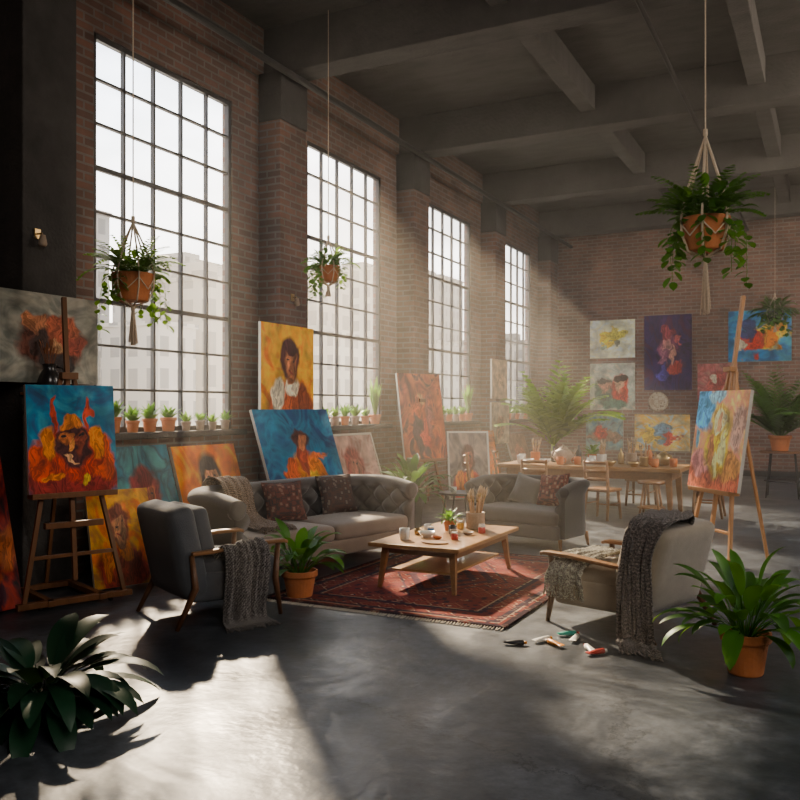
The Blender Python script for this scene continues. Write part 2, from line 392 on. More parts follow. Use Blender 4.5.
for k,(x,y,dx,dy,z) in enumerate(bl):
    mb=MB(); mb.bx(x-dx/2,x+dx/2,y-dy/2,y+dy/2,-12,z); mb.bx(x-dx/6,x+dx/6,y-dy/6,y+dy/6,z,z+1.8)
    mb.bx(x-dx/2-.2,x+dx/2+.2,y-dy/2-.2,y+dy/2+.2,z-.4,z)
    o=mb.obj('building',[B1,B2,B3][k%3]); tag(o,'pale hazy apartment building seen beyond the windows','building','city buildings outside the windows')
# ---------------------------------------------------------------- soft shapes
def cush(size,r=.05,puff=.03,cuts=10):
    bm=bmesh.new(); bmesh.ops.create_cube(bm,size=1.0); bmesh.ops.subdivide_edges(bm,edges=bm.edges,cuts=cuts,use_grid_fill=True)
    hx,hy,hz=[a/2 for a in size]; r=min(r,hx*.98,hy*.98,hz*.98)
    for v in bm.verts:
        q=[math.copysign(1-(1-abs(c)*2)**1.5,c) for c in v.co]
        p=Vector((q[0]*hx,q[1]*hy,q[2]*hz))
        inn=Vector((max(-hx+r,min(hx-r,p.x)),max(-hy+r,min(hy-r,p.y)),max(-hz+r,min(hz-r,p.z))))
        d=p-inn
        if d.length>1e-6: p=inn+d.normalized()*r
        b=max(0,1-(p.x/hx)**2)*max(0,1-(p.y/hy)**2)
        p.z+=math.copysign(puff*b,p.z) if abs(p.z)>hz*.3 else 0
        v.co=p
    vs=[tuple(v.co) for v in bm.verts]; bm.verts.index_update(); fs=[tuple(v.index for v in f.verts) for f in bm.faces]; bm.free()
    return vs,fs
def cushobj(name,size,mat,parent,loc,rot=(0,0,0),r=.05,puff=.03):
    mb=MB(); vs,fs=cush(size,r,puff); mb.add(vs,fs)
    return mb.obj(name,mat,parent,smooth=True,loc=loc,rot=rot)
def pillow(label,mat,w,h,t,loc,rot,group):
    mb=MB()
    def f(sg):
        def g(u,v):
            a=u*2-1;b=v*2-1
            th=t/2*max(0,(1-a**4))**.6*max(0,(1-b**4))**.6
            x=w/2*a*(1-.10*math.cos(b*PI/2)); z=h/2*b*(1-.10*math.cos(a*PI/2))
            return (x,sg*(th+.003+.006*noise.noise(Vector((a*3,b*3,sg)))*(1-a*a)*(1-b*b)),z+h/2)
        return g
    mb.grid(f(-1),16,16); 
    o=len(mb.f); mb.grid(f(1),16,16)
    for i in range(o,len(mb.f)): mb.f[i]=tuple(reversed(mb.f[i]))
    pts=[]
    for k in range(65):
        s_=k/64*4; q=int(s_)%4; u=s_-int(s_)
        a,b={0:(u*2-1,-1),1:(1,u*2-1),2:(1-2*u,1),3:(-1,1-2*u)}[q]
        pts.append((w/2*a*(1-.10*math.cos(b*PI/2)),0,h/2*b*(1-.10*math.cos(a*PI/2))+h/2))
    mb.tube(pts,.008,5)
    o=mb.obj('throw_pillow',mat,smooth=True,loc=loc,rot=rot); tag(o,label,'cushion',group); return o
def tuftU(L,D,Hh,T=.2,rc=.26):
    a=L/2-T/2; yb=D/2-T/2; yf=-D/2+.03
    path=[]
    def seg(p,q,n,arr):
        for i in range(n): arr.append((p[0]+(q[0]-p[0])*i/n,p[1]+(q[1]-p[1])*i/n))
    st=.016
    seg((-a,yf),(-a,yb-rc),max(2,int((yb-rc-yf)/st)),path)
    for i in range(26): an=PI-PI/2*i/26; path.append((-a+rc+rc*math.cos(an),yb-rc+rc*math.sin(an)))
    seg((-a+rc,yb),(a-rc,yb),int((2*a-2*rc)/st),path)
    for i in range(26): an=PI/2-PI/2*i/26; path.append((a-rc+rc*math.cos(an),yb-rc+rc*math.sin(an)))
    seg((a,yb-rc),(a,yf),max(2,int((yb-rc-yf)/st)),path); path.append((a,yf))
    prof=[]; z0=.16; hr=min(.10,T*.5); zt=Hh-hr; ht=T/2
    nin=44
    for i in range(nin+1):
        z=z0+(zt-z0)*i/nin; prof.append((-ht*.75,z,1 if z>.40 else 0))
    for i in range(1,12):
        an=PI-PI*1.15*i/12; prof.append((.02+(ht+.01)*1.05*math.cos(an),zt+hr*math.sin(an)*.98,.0))
    for z in (zt-.12,zt-.3,z0): prof.append((ht*.62,z,0))
    mb=MB(); vs=[];fs=[]; k=len(prof); s_=0
    for i,p in enumerate(path):
        q0=path[max(i-1,0)]; q1=path[min(i+1,len(path)-1)]
        tx,ty=q1[0]-q0[0],q1[1]-q0[1]; l=math.hypot(tx,ty); tx/=l;ty/=l; nx,ny=-ty,tx
        if i: s_+=math.hypot(p[0]-path[i-1][0],p[1]-path[i-1][1])
        fr=max(0.,(-(p[1])+(.02))/(D/2)); dz=-.07*fr*fr
        for (o,z,tf) in prof:
            dd=0
            if tf:
                u=s_/.135; w=(z-zt)/.125
                pat=abs(math.sin(PI*(u+w)/2)*math.sin(PI*(u-w)/2))
                dd=-.095*pat**.45+.045
                dd*=min(1,(zt+.02-z)/.05) if z>zt-.05 else 1
            zz=z+dz*((z-z0)/(Hh-z0))
            vs.append((p[0]+nx*(o+dd),p[1]+ny*(o+dd),zz))
    for i in range(len(path)-1):
        for j in range(k):
            j2=(j+1)%k; fs.append((i*k+j,(i+1)*k+j,(i+1)*k+j2,i*k+j2))
    fs.append(tuple(range(k))); fs.append(tuple((len(path)-1)*k+j for j in range(k-1,-1,-1)))
    mb.add(vs,fs); return mb
def sofa(label,L,D,Hh,loc,rz,nc,matb,mats,name='sofa',T=.2,rc=.26):
    e=thing(name,label,'sofa',loc,rz)
    tuftU(L,D,Hh,T,rc).obj('tufted_backrest',matb,e,smooth=True)
    hr=min(.10,T*.5)
    for sx in (-1,1):
        mb=MB(); M=Matrix.Translation((sx*(L/2-T/2)+.02*sx,-D/2+.03,Hh-hr-.065))@Matrix.Rotation(R(90),4,'X')
        mb.lathe([(.0,.02),(hr*.5,.018),(hr*.95,.005),(hr,-.02),(hr,-.05)],n=24,M=M)
        mb.obj('arm_scroll',matb,e,smooth=True)
    iw=L-2*T+.06
    for i in range(nc):
        w=iw/nc-.008
        cushobj('seat_cushion',(w,D-T-.02,.17),mats,e,(-iw/2+iw/nc*(i+.5),-.105,.385),r=.055,puff=.025)
    cushobj('seat_base',(iw+.02,D-T-.02,.17),mats,e,(0,-.085,.225),r=.03,puff=0)
    for sx in (-1,1):
        for sy in (-1,1):
            mb=MB(); x,y=sx*(L/2-.12),sy*(D/2-.1)
            mb.tube([(x+sx*.02,y+sy*.02,0),(x,y,.17)],[.016,.028],10); mb.obj('leg',WOOD,e,smooth=True)
    return e
def armchair(label,fab,loc,rz,sc=(1,1,1),wood=WOODK):
    e=thing('armchair',label,'armchair',loc,rz); e.scale=sc
    cushobj('seat_cushion',(.62,.70,.22),fab,e,(0,-.07,.39),(R(4),0,0),r=.085,puff=.03)
    cushobj('seat_base',(.67,.72,.24),fab,e,(0,-.02,.28),(R(2),0,0),r=.05,puff=0)
    cushobj('backrest',(.70,.22,.74),fab,e,(0,.355,.57),(R(-12),0,0),r=.075,puff=.0)
    cushobj('back_cushion',(.60,.15,.50),fab,e,(0,.215,.67),(R(-12),0,0),r=.06,puff=.0)
    for sx in (-1,1):
        x=sx*.37
        mb=MB()
        mb.tube([(x*1.03,-.38,0),(x,-.34,.30),(x,-.36,.585)],[.016,.026,.02],8); mb.obj('leg',wood,e,smooth=True)
        mb=MB(); mb.tube([(x*1.03,.48,0),(x,.33,.30),(x,.36,.56)],[.016,.028,.018],8); mb.obj('leg',wood,e,smooth=True)
        mb=MB()
        pts=[(-.44,.59,.030),(-.40,.605,.042),(-.2,.605,.040),(0,.59,.036),(.2,.575,.03),(.36,.57,.022)]
        vs=[];fs=[]
        for (y,z,w) in pts: vs+=[(x-w,y,z-.016),(x+w,y,z-.016),(x+w,y,z+.016),(x-w,y,z+.016)]
        for i in range(len(pts)-1):
            for j in range(4): fs.append((i*4+j,i*4+(j+1)%4,(i+1)*4+(j+1)%4,(i+1)*4+j))
        fs+=[(3,2,1,0),tuple(len(pts)*4-4+j for j in range(4))]
        mb.add(vs,fs); mb.obj('armrest',WOOD,e,bevel=.01)
    return e
def throw(label,path,wdir,width,mat,loc,rz,seed=0,amp=.012,sc=(1,1,1)):
    e=thing('throw_blanket',label,'blanket',loc,rz); e.scale=sc
    P=[Vector(p) for p in path]; Ls=[0]
    for i in range(1,len(P)): Ls.append(Ls[-1]+(P[i]-P[i-1]).length)
    tot=Ls[-1]; wd=Vector(wdir).normalized()
    def at(s):
        s*=tot
        for i in range(1,len(P)):
            if s<=Ls[i]+1e-9:
                u=(s-Ls[i-1])/(Ls[i]-Ls[i-1]); break
        a=P[max(i-2,0)];b=P[i-1];c=P[i];d=P[min(i+1,len(P)-1)]
        return .5*((2*b)+(c-a)*u+(2*a-5*b+4*c-d)*u*u+(3*b-a-3*c+d)*u**3)
    def fn(u,v):
        p=at(u); t=(at(min(1,u+.01))-at(max(0,u-.01))).normalized(); nrm=t.cross(wd).normalized()
        w=(v-.5)*width*(1+.20*noise.noise(Vector((u*3,seed,1)))-.15*math.sin(u*PI))
        rip=amp*1.6*(noise.noise(Vector((v*4.5,u*1.6,seed)))+.7*noise.noise(Vector((v*11,u*3.0,seed+5)))+.35*noise.noise(Vector((v*20,u*20,seed))))
        q=p+wd*w+nrm*(rip+amp*1.2)+wd*.02*math.sin(u*7+seed)
        q.z=max(q.z,.012); return q
    mb=MB(); mb.grid(fn,60,44); mb.obj('blanket_cloth',mat,e,smooth=True,solid=.012)
    for uu in (0,1):
        mb=MB()
        for k in range(34):
            v=(k+.5)/34; p=fn(uu,v); t=((at(.02)-at(0)) if uu==0 else (at(1)-at(.98))).normalized()*(1 if uu else -1)
            q=p+t*.05+Vector((random.uniform(-.012,.012),random.uniform(-.012,.012),-.01)); 
            q.z=max(q.z,.006); q2=q+t*.035+Vector((random.uniform(-.02,.02),random.uniform(-.02,.02),0)); q2.z=max(.006,q2.z-.02)
            mb.tube([p,q,q2],.005,4)
        mb.obj('fringe',mat,e)
    return e
# ---------------------------------------------------------------- rug
rx,ry=1.14,1.58
mb=MB(); mb.grid(lambda u,v:((u*2-1)*rx,(v*2-1)*ry,.012+.002*noise.noise(Vector((u*8,v*8,0)))),30,40)
e=thing('rug','red persian patterned wool rug under the coffee table','rug',(3.52,7.75,0))
mb.obj('rug_pile',rugmat(rx,ry),e,solid=.018)
for sy in (-1,1):
    mb=MB()
    for k in range(90):
        x=-rx+2*rx*(k+.5)/90; mb.tube([(x,sy*ry,.012),(x+random.uniform(-.01,.01),sy*(ry+.06),.005)],.005,4)
    mb.obj('rug_fringe',CANVAS,e)
# ---------------------------------------------------------------- sofa & chairs
SA=face(math.cos(R(-13)),math.sin(R(-13)))
SL=(1.78,7.74,0)
sofa('long grey-taupe button-tufted sofa with curved back beside the rug',2.72,1.02,.90,SL,SA,2,BACKF,TAUPE,'sofa',.19,.44)
LA=face(-.22,-1); LL=(3.52,10.25,0)
sofa('small dark grey tufted loveseat with rounded back and slim arms',1.42,.86,.83,LL,LA,1,LOVE,LOVES,'loveseat',.12,.34)
C1=face(.42,.9); CL1=(2.3,5.62,0); S1=(1.05,1.05,1.0); armchair('slate grey upholstered armchair with wooden arms beside the sofa',CHARL,CL1,C1,S1)
C2=face(-.93,.36); CL2=(5.42,6.84,0); S2=(1.14,1.12,.90); armchair('beige-grey upholstered armchair with wooden arms and knitted throws',OLIVE,CL2,C2,S2)
def loc2w(l,rz,p):
    v=Matrix.Rotation(rz,4,'Z')@Vector(p); return (l[0]+v.x,l[1]+v.y,l[2]+v.z)
pillow('muted rust patterned square cushion on the sofa',PIL1,.48,.44,.15,loc2w(SL,SA,(-.12,.12,.475)),(R(-20),0,SA-.25),'sofa cushions')
pillow('brown patterned square cushion on the sofa',PIL2,.50,.46,.15,loc2w(SL,SA,(.74,.15,.475)),(R(-20),0,SA-.15),'sofa cushions')
pillow('plain grey cushion leaning on the loveseat back',PIL3,.42,.38,.14,loc2w(LL,LA,(-.20,.12,.475)),(R(-24),R(14),LA+.1),'loveseat cushions')
pillow('red patterned cushion on the loveseat',PIL4,.46,.42,.15,loc2w(LL,LA,(.26,.02,.48)),(R(-20),R(-5),LA-.2),'loveseat cushions')
throw('dark grey knitted throw hanging over the armrest to the floor',[(-.10,-.06,.54),(-.25,-.05,.54),(-.37,-.05,.65),(-.455,-.05,.58),(-.465,-.05,.3),(-.48,-.05,.06),(-.60,-.03,.02)],(0,1,0),.42,THROW,CL1,C1,1,.024,S1)
throw('brown knitted throw draped over the sofa back',[(-.70,-.36,.50),(-.70,.02,.52),(-.70,.20,.60),(-.70,.27,.84),(-.70,.38,.945),(-.70,.52,.90),(-.70,.54,.70),(-.70,.545,.45)],(-1,0,0),.46,THROWB,SL,SA,2,.018)
throw('grey-brown knitted throw draped over the armchair back to the floor',[(-.05,.28,.82),(.02,.37,.98),(.2,.43,.985),(.35,.43,.95),(.43,.42,.78),(.46,.41,.4),(.48,.40,.06),(.56,.44,.03),(.62,.50,.025)],(0,1,0),.30,THROW2,CL2,C2,7,.024,S2)
throw('pale knitted throw crumpled over the side of the seat',[(-.10,-.16,.575),(.12,-.17,.585),(.27,-.18,.575),(.35,-.18,.52),(.40,-.18,.44),(.405,-.18,.36)],(0,1,0),.34,THROWL,CL2,C2,5,.022,S2)
# ---------------------------------------------------------------- coffee table
CT=(3.5,7.72,0); e=thing('coffee_table','low oak coffee table with splayed legs on the rug','table',(CT[0],CT[1],.022))
TH=.43
mb=MB(); mb.box((0,0,TH-.02),(.92,1.62,.04)); mb.obj('table_top',WOODT,e,bevel=.012)
mb=MB(); mb.bx(-.36,.36,-.66,-.64,TH-.11,TH-.04); mb.bx(-.36,.36,.64,.66,TH-.11,TH-.04); mb.bx(-.38,-.36,-.66,.66,TH-.11,TH-.04); mb.bx(.36,.38,-.66,.66,TH-.11,TH-.04); mb.obj('apron',WOOD,e)
mb=MB(); mb.box((0,0,.16),(.62,1.22,.022)); mb.obj('lower_shelf',WOODT,e,bevel=.006)
for sx in (-1,1):
    for sy in (-1,1):
        mb=MB(); mb.tube([(sx*.38,sy*.72,0),(sx*.34,sy*.66,TH-.04)],[.026,.045],4); mb.obj('leg',WOOD,e,bevel=.004)
TZt=.022+TH
def cup(label,loc,r,h,mat,name='mug',handle=True,group=None,cat='cup'):
    e=thing(name,label,cat,loc,random.uniform(0,6),group)
    mb=MB(); mb.lathe([(r*.8,0),(r*.95,h*.1),(r,h*.5),(r,h),(r*.93,h),(r*.9,h*.15),(0,h*.1)],n=24); mb.obj('cup_body',mat,e,smooth=True)
    if handle:
        mb=MB(); mb.tube([(r*.95,0,h*.8),(r*1.35,0,h*.8),(r*1.6,0,h*.55),(r*1.4,0,h*.28),(r*.95,0,h*.22)],h*.06,8); mb.obj('handle',mat,e,smooth=True)
    return e
def bowl(label,loc,r,h,mat,group=None):
    mb=MB(); mb.lathe([(r*.4,0),(r*.45,h*.08),(r*.8,h*.5),(r,h),(r*.94,h),(r*.72,h*.5),(r*.3,h*.16),(0,h*.14)],n=28)
    o=mb.obj('bowl',mat,smooth=True,loc=loc); return tag(o,label,'bowl',group)
def paintjar(label,loc,mat,s=1.0):
    e=thing('paint_jar',label,'jar',loc,0,'small paint jars on the coffee table'); e.scale=(s,s,s)
    mb=MB(); mb.lathe([(.026,0),(.03,.004),(.03,.045),(.024,.052),(0,.052)],n=20); mb.obj('jar_body',mat,e,smooth=True)
    mb=MB(); mb.lathe([(.027,.052),(.027,.066),(0,.067)],n=20); mb.obj('lid',WHITE,e)
BR_H=simple('brush_handle',(.42,.24,.12),.4,var=.4,scale=20,bump=0); BR_B=simple('brush_bristle',(.50,.38,.26),.9,var=.3,scale=60,bump=0)
def brushmesh():
    mb=MB(); mb.tube([(0,0,0),(0,0,.12),(0,0,.20)],[.003,.0055,.004],6,0); mb.tube([(0,0,.20),(0,0,.225)],[.005,.006],6,2); mb.tube([(0,0,.225),(0,0,.245),(0,0,.275)],[.006,.009,.002],6,1)
    o=mb.obj('paintbrush',[BR_H,BR_B,BRASS],smooth=True); return o
_b=None
def brushjar(label,loc,r,h,nb,mat,grp,s=1.0):
    global _b
    mb=MB(); mb.lathe([(r*.9,0),(r,h*.06),(r,h*.9),(r*1.05,h),(r*.95,h),(r*.9,h*.1),(0,h*.08)],n=24)
    o=mb.obj('brush_jar',mat,smooth=True,loc=loc); tag(o,label,'jar')
    for k in range(nb):
        if _b is None: _b=brushmesh(); o=_b
        else: o=_b.copy(); COL.objects.link(o)
        a=random.uniform(0,6.28); q=random.uniform(.2,.75)*r
        o.location=(loc[0]+q*math.cos(a)*.5,loc[1]+q*math.sin(a)*.5,loc[2]+h*.12)
        tl=random.uniform(.06,.26); o.rotation_euler=(-tl*math.sin(a),tl*math.cos(a),0)
        o.scale=(s*1.2,s*1.2,s*random.uniform(.85,1.15)); tag(o,'wooden paintbrush standing bristles-up in a jar','paintbrush',grp)
cup('white ceramic mug on the coffee table',(3.28,7.2,TZt),.05,.11,WHITE)
bowl('shallow white bowl on the coffee table',(3.40,7.44,TZt),.085,.055,WHITE)
cup('small clay cup on the coffee table',(3.62,7.58,TZt),.035,.07,CLAY,'cup',False)
brushjar('clay jar full of paintbrushes on the coffee table',(3.60,8.2,TZt),.095,.17,18,CLAY,'paintbrushes in the coffee table jar',1.4)
cup('small brass cup on the coffee table',(3.25,7.55,TZt),.035,.06,BRASS,'cup',False)
bowl('small clay paint dish on the coffee table',(3.7,7.75,TZt),.06,.03,CLAY)
cup('dark glazed cup on the coffee table',(3.55,7.72,TZt),.04,.09,DARKC,'cup',False)
cup('small white cup on the coffee table',(3.24,7.8,TZt),.038,.075,WHITE,'cup',False)
bowl('small terracotta paint dish on the coffee table',(3.55,7.36,TZt),.05,.03,TERRA)
paintjar('small jar of blue paint with a white lid',(3.74,8.02,TZt),PBLUE,1.2); paintjar('small jar of red paint with a white lid',(3.78,7.92,TZt),PRED,1.2)
paintjar('small jar of ochre paint with a white lid',(3.46,8.12,TZt),PYEL,1.2); paintjar('small jar of blue paint with a white lid',(3.34,7.66,TZt),PBLUE,1.1); paintjar('small jar of red paint with a white lid',(3.70,7.42,TZt),PRED,1.1)
cup('small clay cup on the coffee table',(3.40,8.28,TZt),.04,.08,CLAY,'cup',False)
mb=MB(); mb.lathe([(0,0),(.13,0),(.135,.006),(.13,.012),(0,.012)],n=24); o=mb.obj('paint_palette',WOODX,smooth=False,loc=(3.62,7.15,TZt)); o.scale=(1,.7,1); tag(o,'small wooden paint palette on the coffee table','palette')
# ---------------------------------------------------------------- plants
def pot(e,r,h,mat=TERRA,z=0,rim=True):
    mb=MB(); pr=[(r*.68,0),(r*.72,.01),(r*.92,h*.78)]
    if rim: pr+=[(r*1.02,h*.78),(r*1.05,h*.82),(r*1.05,h),(r*.92,h),(r*.88,h*.85)]
    else: pr+=[(r,h),(r*.9,h),(r*.88,h*.85)]
    pr=[(a,b+z) for a,b in pr]; mb.lathe(pr,n=28); mb.obj('pot',mat,e,smooth=False,bevel=.003)
    mb=MB(); mb.lathe([(r*.9,h*.80+z),(r*.5,h*.88+z),(0,h*.9+z)],n=20); mb.obj('soil',SOIL,e,smooth=True)
    return h*.88+z
def lily(label,loc,pr,ph,n,L,W,hgt,mat=LILY,name='potted_plant',seed=1,potm=TERRA,spread=1.0,elev=(38,84),pw=.9):
    random.seed(seed); e=thing(name,label,'plant',loc)
    z=pot(e,pr,ph,potm); mb=MB()
    for k in range(n):
        a=k*2.399+random.uniform(-.3,.3); el=R(random.uniform(*elev)); q=(k+.5)/n
        d=(math.cos(a)*math.cos(el)*spread,math.sin(a)*math.cos(el)*spread,math.sin(el))
        st=hgt*random.uniform(.35,.8)
        mb.blade((math.cos(a)*pr*.35*q,math.sin(a)*pr*.35*q,z-.02),d,L*random.uniform(.75,1.15),W*random.uniform(.8,1.2),random.uniform(.8,1.8),8,0,.22,st,.005,pw)
    mb.obj('foliage',mat,e,smooth=True); return e
def frond(mb,p,d,L,droop,n,ll,lw,mi=0,rr=.003):
    p=Vector(p); d=Vector(d).normalized(); side=d.cross(Vector((0,0,1)))
    if side.length<.05: side=Vector((1,0,0))
    side.normalize(); pts=[p.copy()]
    for i in range(n):
        t=i/n; p=p+d*(L/n); d=(d-Vector((0,0,1))*droop/n*(.4+1.2*t)).normalized(); pts.append(p.copy())
        if i<1: continue
        w=ll*math.sin(PI*min(1,.15+t*.85))**.7
        for sg in (-1,1):
            ld=(side*sg*.85+d*.6+Vector((0,0,-.25*t+.1))).normalized()
            mb.blade(p,ld,w*random.uniform(.85,1.1),lw,.6,3,mi,.1)
    mb.tube(pts,[rr*(1-.8*i/len(pts)) for i in range(len(pts))],4,mi,False)
def vine(mb,p,d,L,n,ls,mi=0):
    p=Vector(p); d=Vector(d).normalized(); pts=[p.copy()]
    for i in range(n):
        p=p+d*(L/n); d=(d+Vector((random.uniform(-.2,.2),random.uniform(-.2,.2),-.55))).normalized(); pts.append(p.copy())
        a=random.uniform(0,6.28); ld=Vector((math.cos(a),math.sin(a),random.uniform(-.5,.2))).normalized()
        mb.blade(p,ld,ls*random.uniform(.7,1.2),ls*.75,.9,4,mi,.1,ls*.3,.0015,pw=.6)
    mb.tube(pts,.0025,4,mi,False)
def hanging(label,loc,pr,apex,mat,nf,fl,nv,vl,ls,seed,tassel=.35,ceil=H,leafn=60,potm=TERRA,rr=.008,el0=10,dr=(1.2,2.4)):
    random.seed(seed); e=thing('hanging_plant',label,'plant',loc)
    h=pr*1.35; z=pot(e,pr,h,potm,0,False)
    mb=MB()
    for k in range(nf):
        a=k*2.399+random.uniform(-.3,.3); el=R(random.uniform(el0,78))
        frond(mb,(math.cos(a)*pr*.3,math.sin(a)*pr*.3,z),(math.cos(a)*math.cos(el),math.sin(a)*math.cos(el),math.sin(el)),fl*random.uniform(.7,1.15),random.uniform(*dr),13,fl*.19,fl*.075)
    for k in range(nv):
        a=random.uniform(0,6.28); vine(mb,(math.cos(a)*pr*.6,math.sin(a)*pr*.6,z+.02),(math.cos(a),math.sin(a),.5),vl*random.uniform(.4,1.1),14,ls)
    for k in range(leafn):
        a=random.uniform(0,6.28); el=R(random.uniform(max(0,el0),80)); 
        mb.blade((math.cos(a)*pr*.5,math.sin(a)*pr*.5,z),(math.cos(a)*math.cos(el),math.sin(a)*math.cos(el),math.sin(el)),ls*1.5,ls*.8,1.2,5,0,.15,fl*random.uniform(.1,.55),.002)
    mb.obj('foliage',mat,e,smooth=True)
    mb=MB()
    for k in range(6):
        a=PI/6+k*PI/3; c,s_=math.cos(a),math.sin(a)
        mb.tube([(0,0,apex),(c*pr*.72,s_*pr*.72,apex*.42+h*.5),(c*pr*1.03,s_*pr*1.03,h*1.0),(c*pr*1.0,s_*pr*1.0,h*.5),(c*pr*.72,s_*pr*.72,0),(0,0,-.05)],rr,5)
        a2=a+PI/3; mb.tube([(c*pr*1.01,s_*pr*1.01,h*.8),(math.cos(a+PI/6)*pr*.98,math.sin(a+PI/6)*pr*.98,h*.4),(math.cos(a2)*pr*1.01,math.sin(a2)*pr*1.01,h*.8)],rr*.7,4)
    mb.tube([(0,0,apex),(0,0,apex+.05)],.018,8)
    mb.tube([(0,0,-.04),(0,0,-.08)],.02,8)
    mb.tube([(0,0,apex),(0,0,ceil-loc[2])],.006,5)
    for k in range(30):
        a=k*.9; q=.03*(k%4)/3; mb.tube([(math.cos(a)*.008,math.sin(a)*.008,-.07),(math.cos(a)*(q+.008),math.sin(a)*(q+.008),-.07-tassel*random.uniform(.85,1))],.0055,4)
    mb.obj('macrame_cord',ROPE,e)
    return e
hanging('fern in a terracotta pot hung in macrame near the window',(1.4,5.61,2.64),.18,.70,FERN,36,.40,8,.6,.07,11,.32,leafn=60,el0=25,dr=(.9,2.0))
hanging('small trailing plant in a hanging pot between the windows',(1.08,9.38,3.33),.15,.55,FERN,30,.36,7,.5,.07,12,.12,leafn=70,el0=20)
hanging('large leafy plant in a terracotta pot hung in macrame',(6.03,6.85,2.90),.185,.88,LILY,28,.46,10,.6,.085,13,.42,leafn=90,rr=.010,el0=30,dr=(.7,1.6))
hanging('small trailing plant hanging near the end wall',(5.75,20.6,3.6),.18,.6,LILY,26,.5,10,.6,.12,14,.15,leafn=80,potm=DARKC)
lily('peace lily in a terracotta pot beside the sofa',(2.64,6.38,0),.155,.25,46,.28,.095,.36,LILY,'potted_plant',3)
lily('leafy plant in a terracotta pot on bare concrete',(6.40,5.86,0),.15,.27,60,.30,.095,.44,LILY,'potted_plant',4,spread=1.05,elev=(30,86),pw=.7)
lily('dark broad-leaved plant in a dark pot on the floor',(3.05,3.25,0),.2,.16,64,.42,.13,.26,DKLEAF,'potted_plant',5,DARKC,1.3,(15,70),.75)
lily('dark leafy plant in a dark pot behind the sofa',(1.62,10.75,0),.17,.50,58,.34,.11,.50,MIDLEAF,'potted_plant',6,DARKC,1.1,(38,86))
def palm(label,loc,pr,ph,n,L,mat,seed,potm=TERRA,el=(45,85),ll=.30,lw=.03,trunk=.0,dr=(.9,1.7),ns=22):
    random.seed(seed); e=thing('potted_palm',label,'plant',loc); z=pot(e,pr,ph,potm)
    mb=MB()
    for k in range(n):
        a=k*2.399+random.uniform(-.2,.2); q=R(random.uniform(*el))
        frond(mb,(math.cos(a)*.04,math.sin(a)*.04,z+trunk),(math.cos(a)*math.cos(q),math.sin(a)*math.cos(q),math.sin(q)),L*random.uniform(.75,1.1),random.uniform(*dr),ns,ll,lw,0,.012)
    if trunk: mb.tube([(0,0,z-.02),(0,0,z+trunk+.05)],[.05,.035],8)
    mb.obj('fronds',mat,e,smooth=True); return e
palm('tall palm with bright fronds in a terracotta pot',(1.98,16.3,0),.28,.5,30,1.5,PALM,21,ll=.42,lw=.14,trunk=.55,el=(38,88),dr=(.8,1.5),ns=13)
def sidetable(label,loc,r,h,mat=STEEL,topm=WOOD):
    e=thing('side_table',label,'table',loc); mb=MB(); mb.lathe([(0,h-.03),(r,h-.03),(r,h),(0,h)],n=32); mb.obj('table_top',topm,e)
    for k in range(4):
        a=PI/4+k*PI/2; mb=MB(); mb.tube([(math.cos(a)*r*.95,math.sin(a)*r*.95,0),(math.cos(a)*r*.7,math.sin(a)*r*.7,h-.03)],.014,8); mb.obj('leg',mat,e,smooth=True)
    mb=MB(); mb.lathe([(r*.78,h*.35),(r*.8,h*.35),(r*.8,h*.37),(r*.78,h*.37)],n=32); mb.obj('ring_brace',mat,e)
    return e
sidetable('small dark side table holding a potted palm',(6.05,17.7,0),.42,.88,STEEL,EASELD)
palm('green palm in a terracotta pot on a side table',(6.0,17.7,.881),.2,.3,26,1.3,LILY,22,ll=.34,lw=.10,el=(35,88),ns=16)
sidetable('small round dark metal side table behind the sofa',(2.15,11.2,0),.3,.5,STEEL,STEEL)
cup('small white cup on the metal side table',(2.1,11.1,.501),.045,.08,WHITE); cup('clay cup on the metal side table',(2.26,11.25,.501),.04,.09,CLAY,'cup',False)
lily('small green plant in a clay pot on the coffee table',(3.42,7.94,TZt),.065,.11,30,.11,.035,.10,LILY,'potted_plant',9)
def spiky(label,loc,pr,ph,n,L,W,seed,mat=LILY,potm=TERRA,el=(35,88),dr=.5):
    random.seed(seed); e=thing('potted_plant',label,'plant',loc,0,'small potted plants on the window sills'); z=pot(e,pr,ph,potm); mb=MB()
    for k in range(n):
        a=k*2.399; q=R(random.uniform(*el)); mb.blade((math.cos(a)*.01,math.sin(a)*.01,z-.01),(math.cos(a)*math.cos(q),math.sin(a)*math.cos(q),math.sin(q)),L*random.uniform(.6,1.1),W,dr*random.uniform(.5,1.8),5,0,.2)
    mb.obj('foliage',mat,e,smooth=True)
sp=[(6.66,.085,.17,26,.24,.06),(6.94,.075,.13,28,.20,.05),(7.2,.085,.15,26,.24,.055),(7.5,.09,.16,30,.20,.055),(7.8,.06,.11,18,.15,.04),(8.05,.06,.12,20,.15,.035),(8.28,.055,.1,20,.13,.035),(8.52,.06,.12,18,.17,.035)]
for k,(y,a,b,n_,l,w) in enumerate(sp):
    spiky('small leafy plant in a terracotta pot on the window sill' if k<4 else 'tiny succulent in a grey pot on the window sill',(.09,y,SILL),a,b,n_,l,w,30+k,[FERN,LILY][k%2],TERRA if k<4 else CLAY)
for w_ in (1,2,3):
    a0=wins[w_]
    for k,fy in enumerate((.34,.62,.92,1.24,1.57,1.9)):
        big=(k==5 and w_<3)
        spiky('tall spiky plant in a terracotta pot on the window sill' if big else 'small leafy plant in a pot on the window sill',(.10,a0+fy,SILL),.10 if big else .075,.16 if big else .14,22 if big else 26,.62 if big else random.uniform(.18,.24),.06 if big else .05,50+w_*7+k,[LILY,FERN][k%2],TERRA if k%2==0 or big else CLAY,(76,89) if big else (45,88),.2 if big else .5)
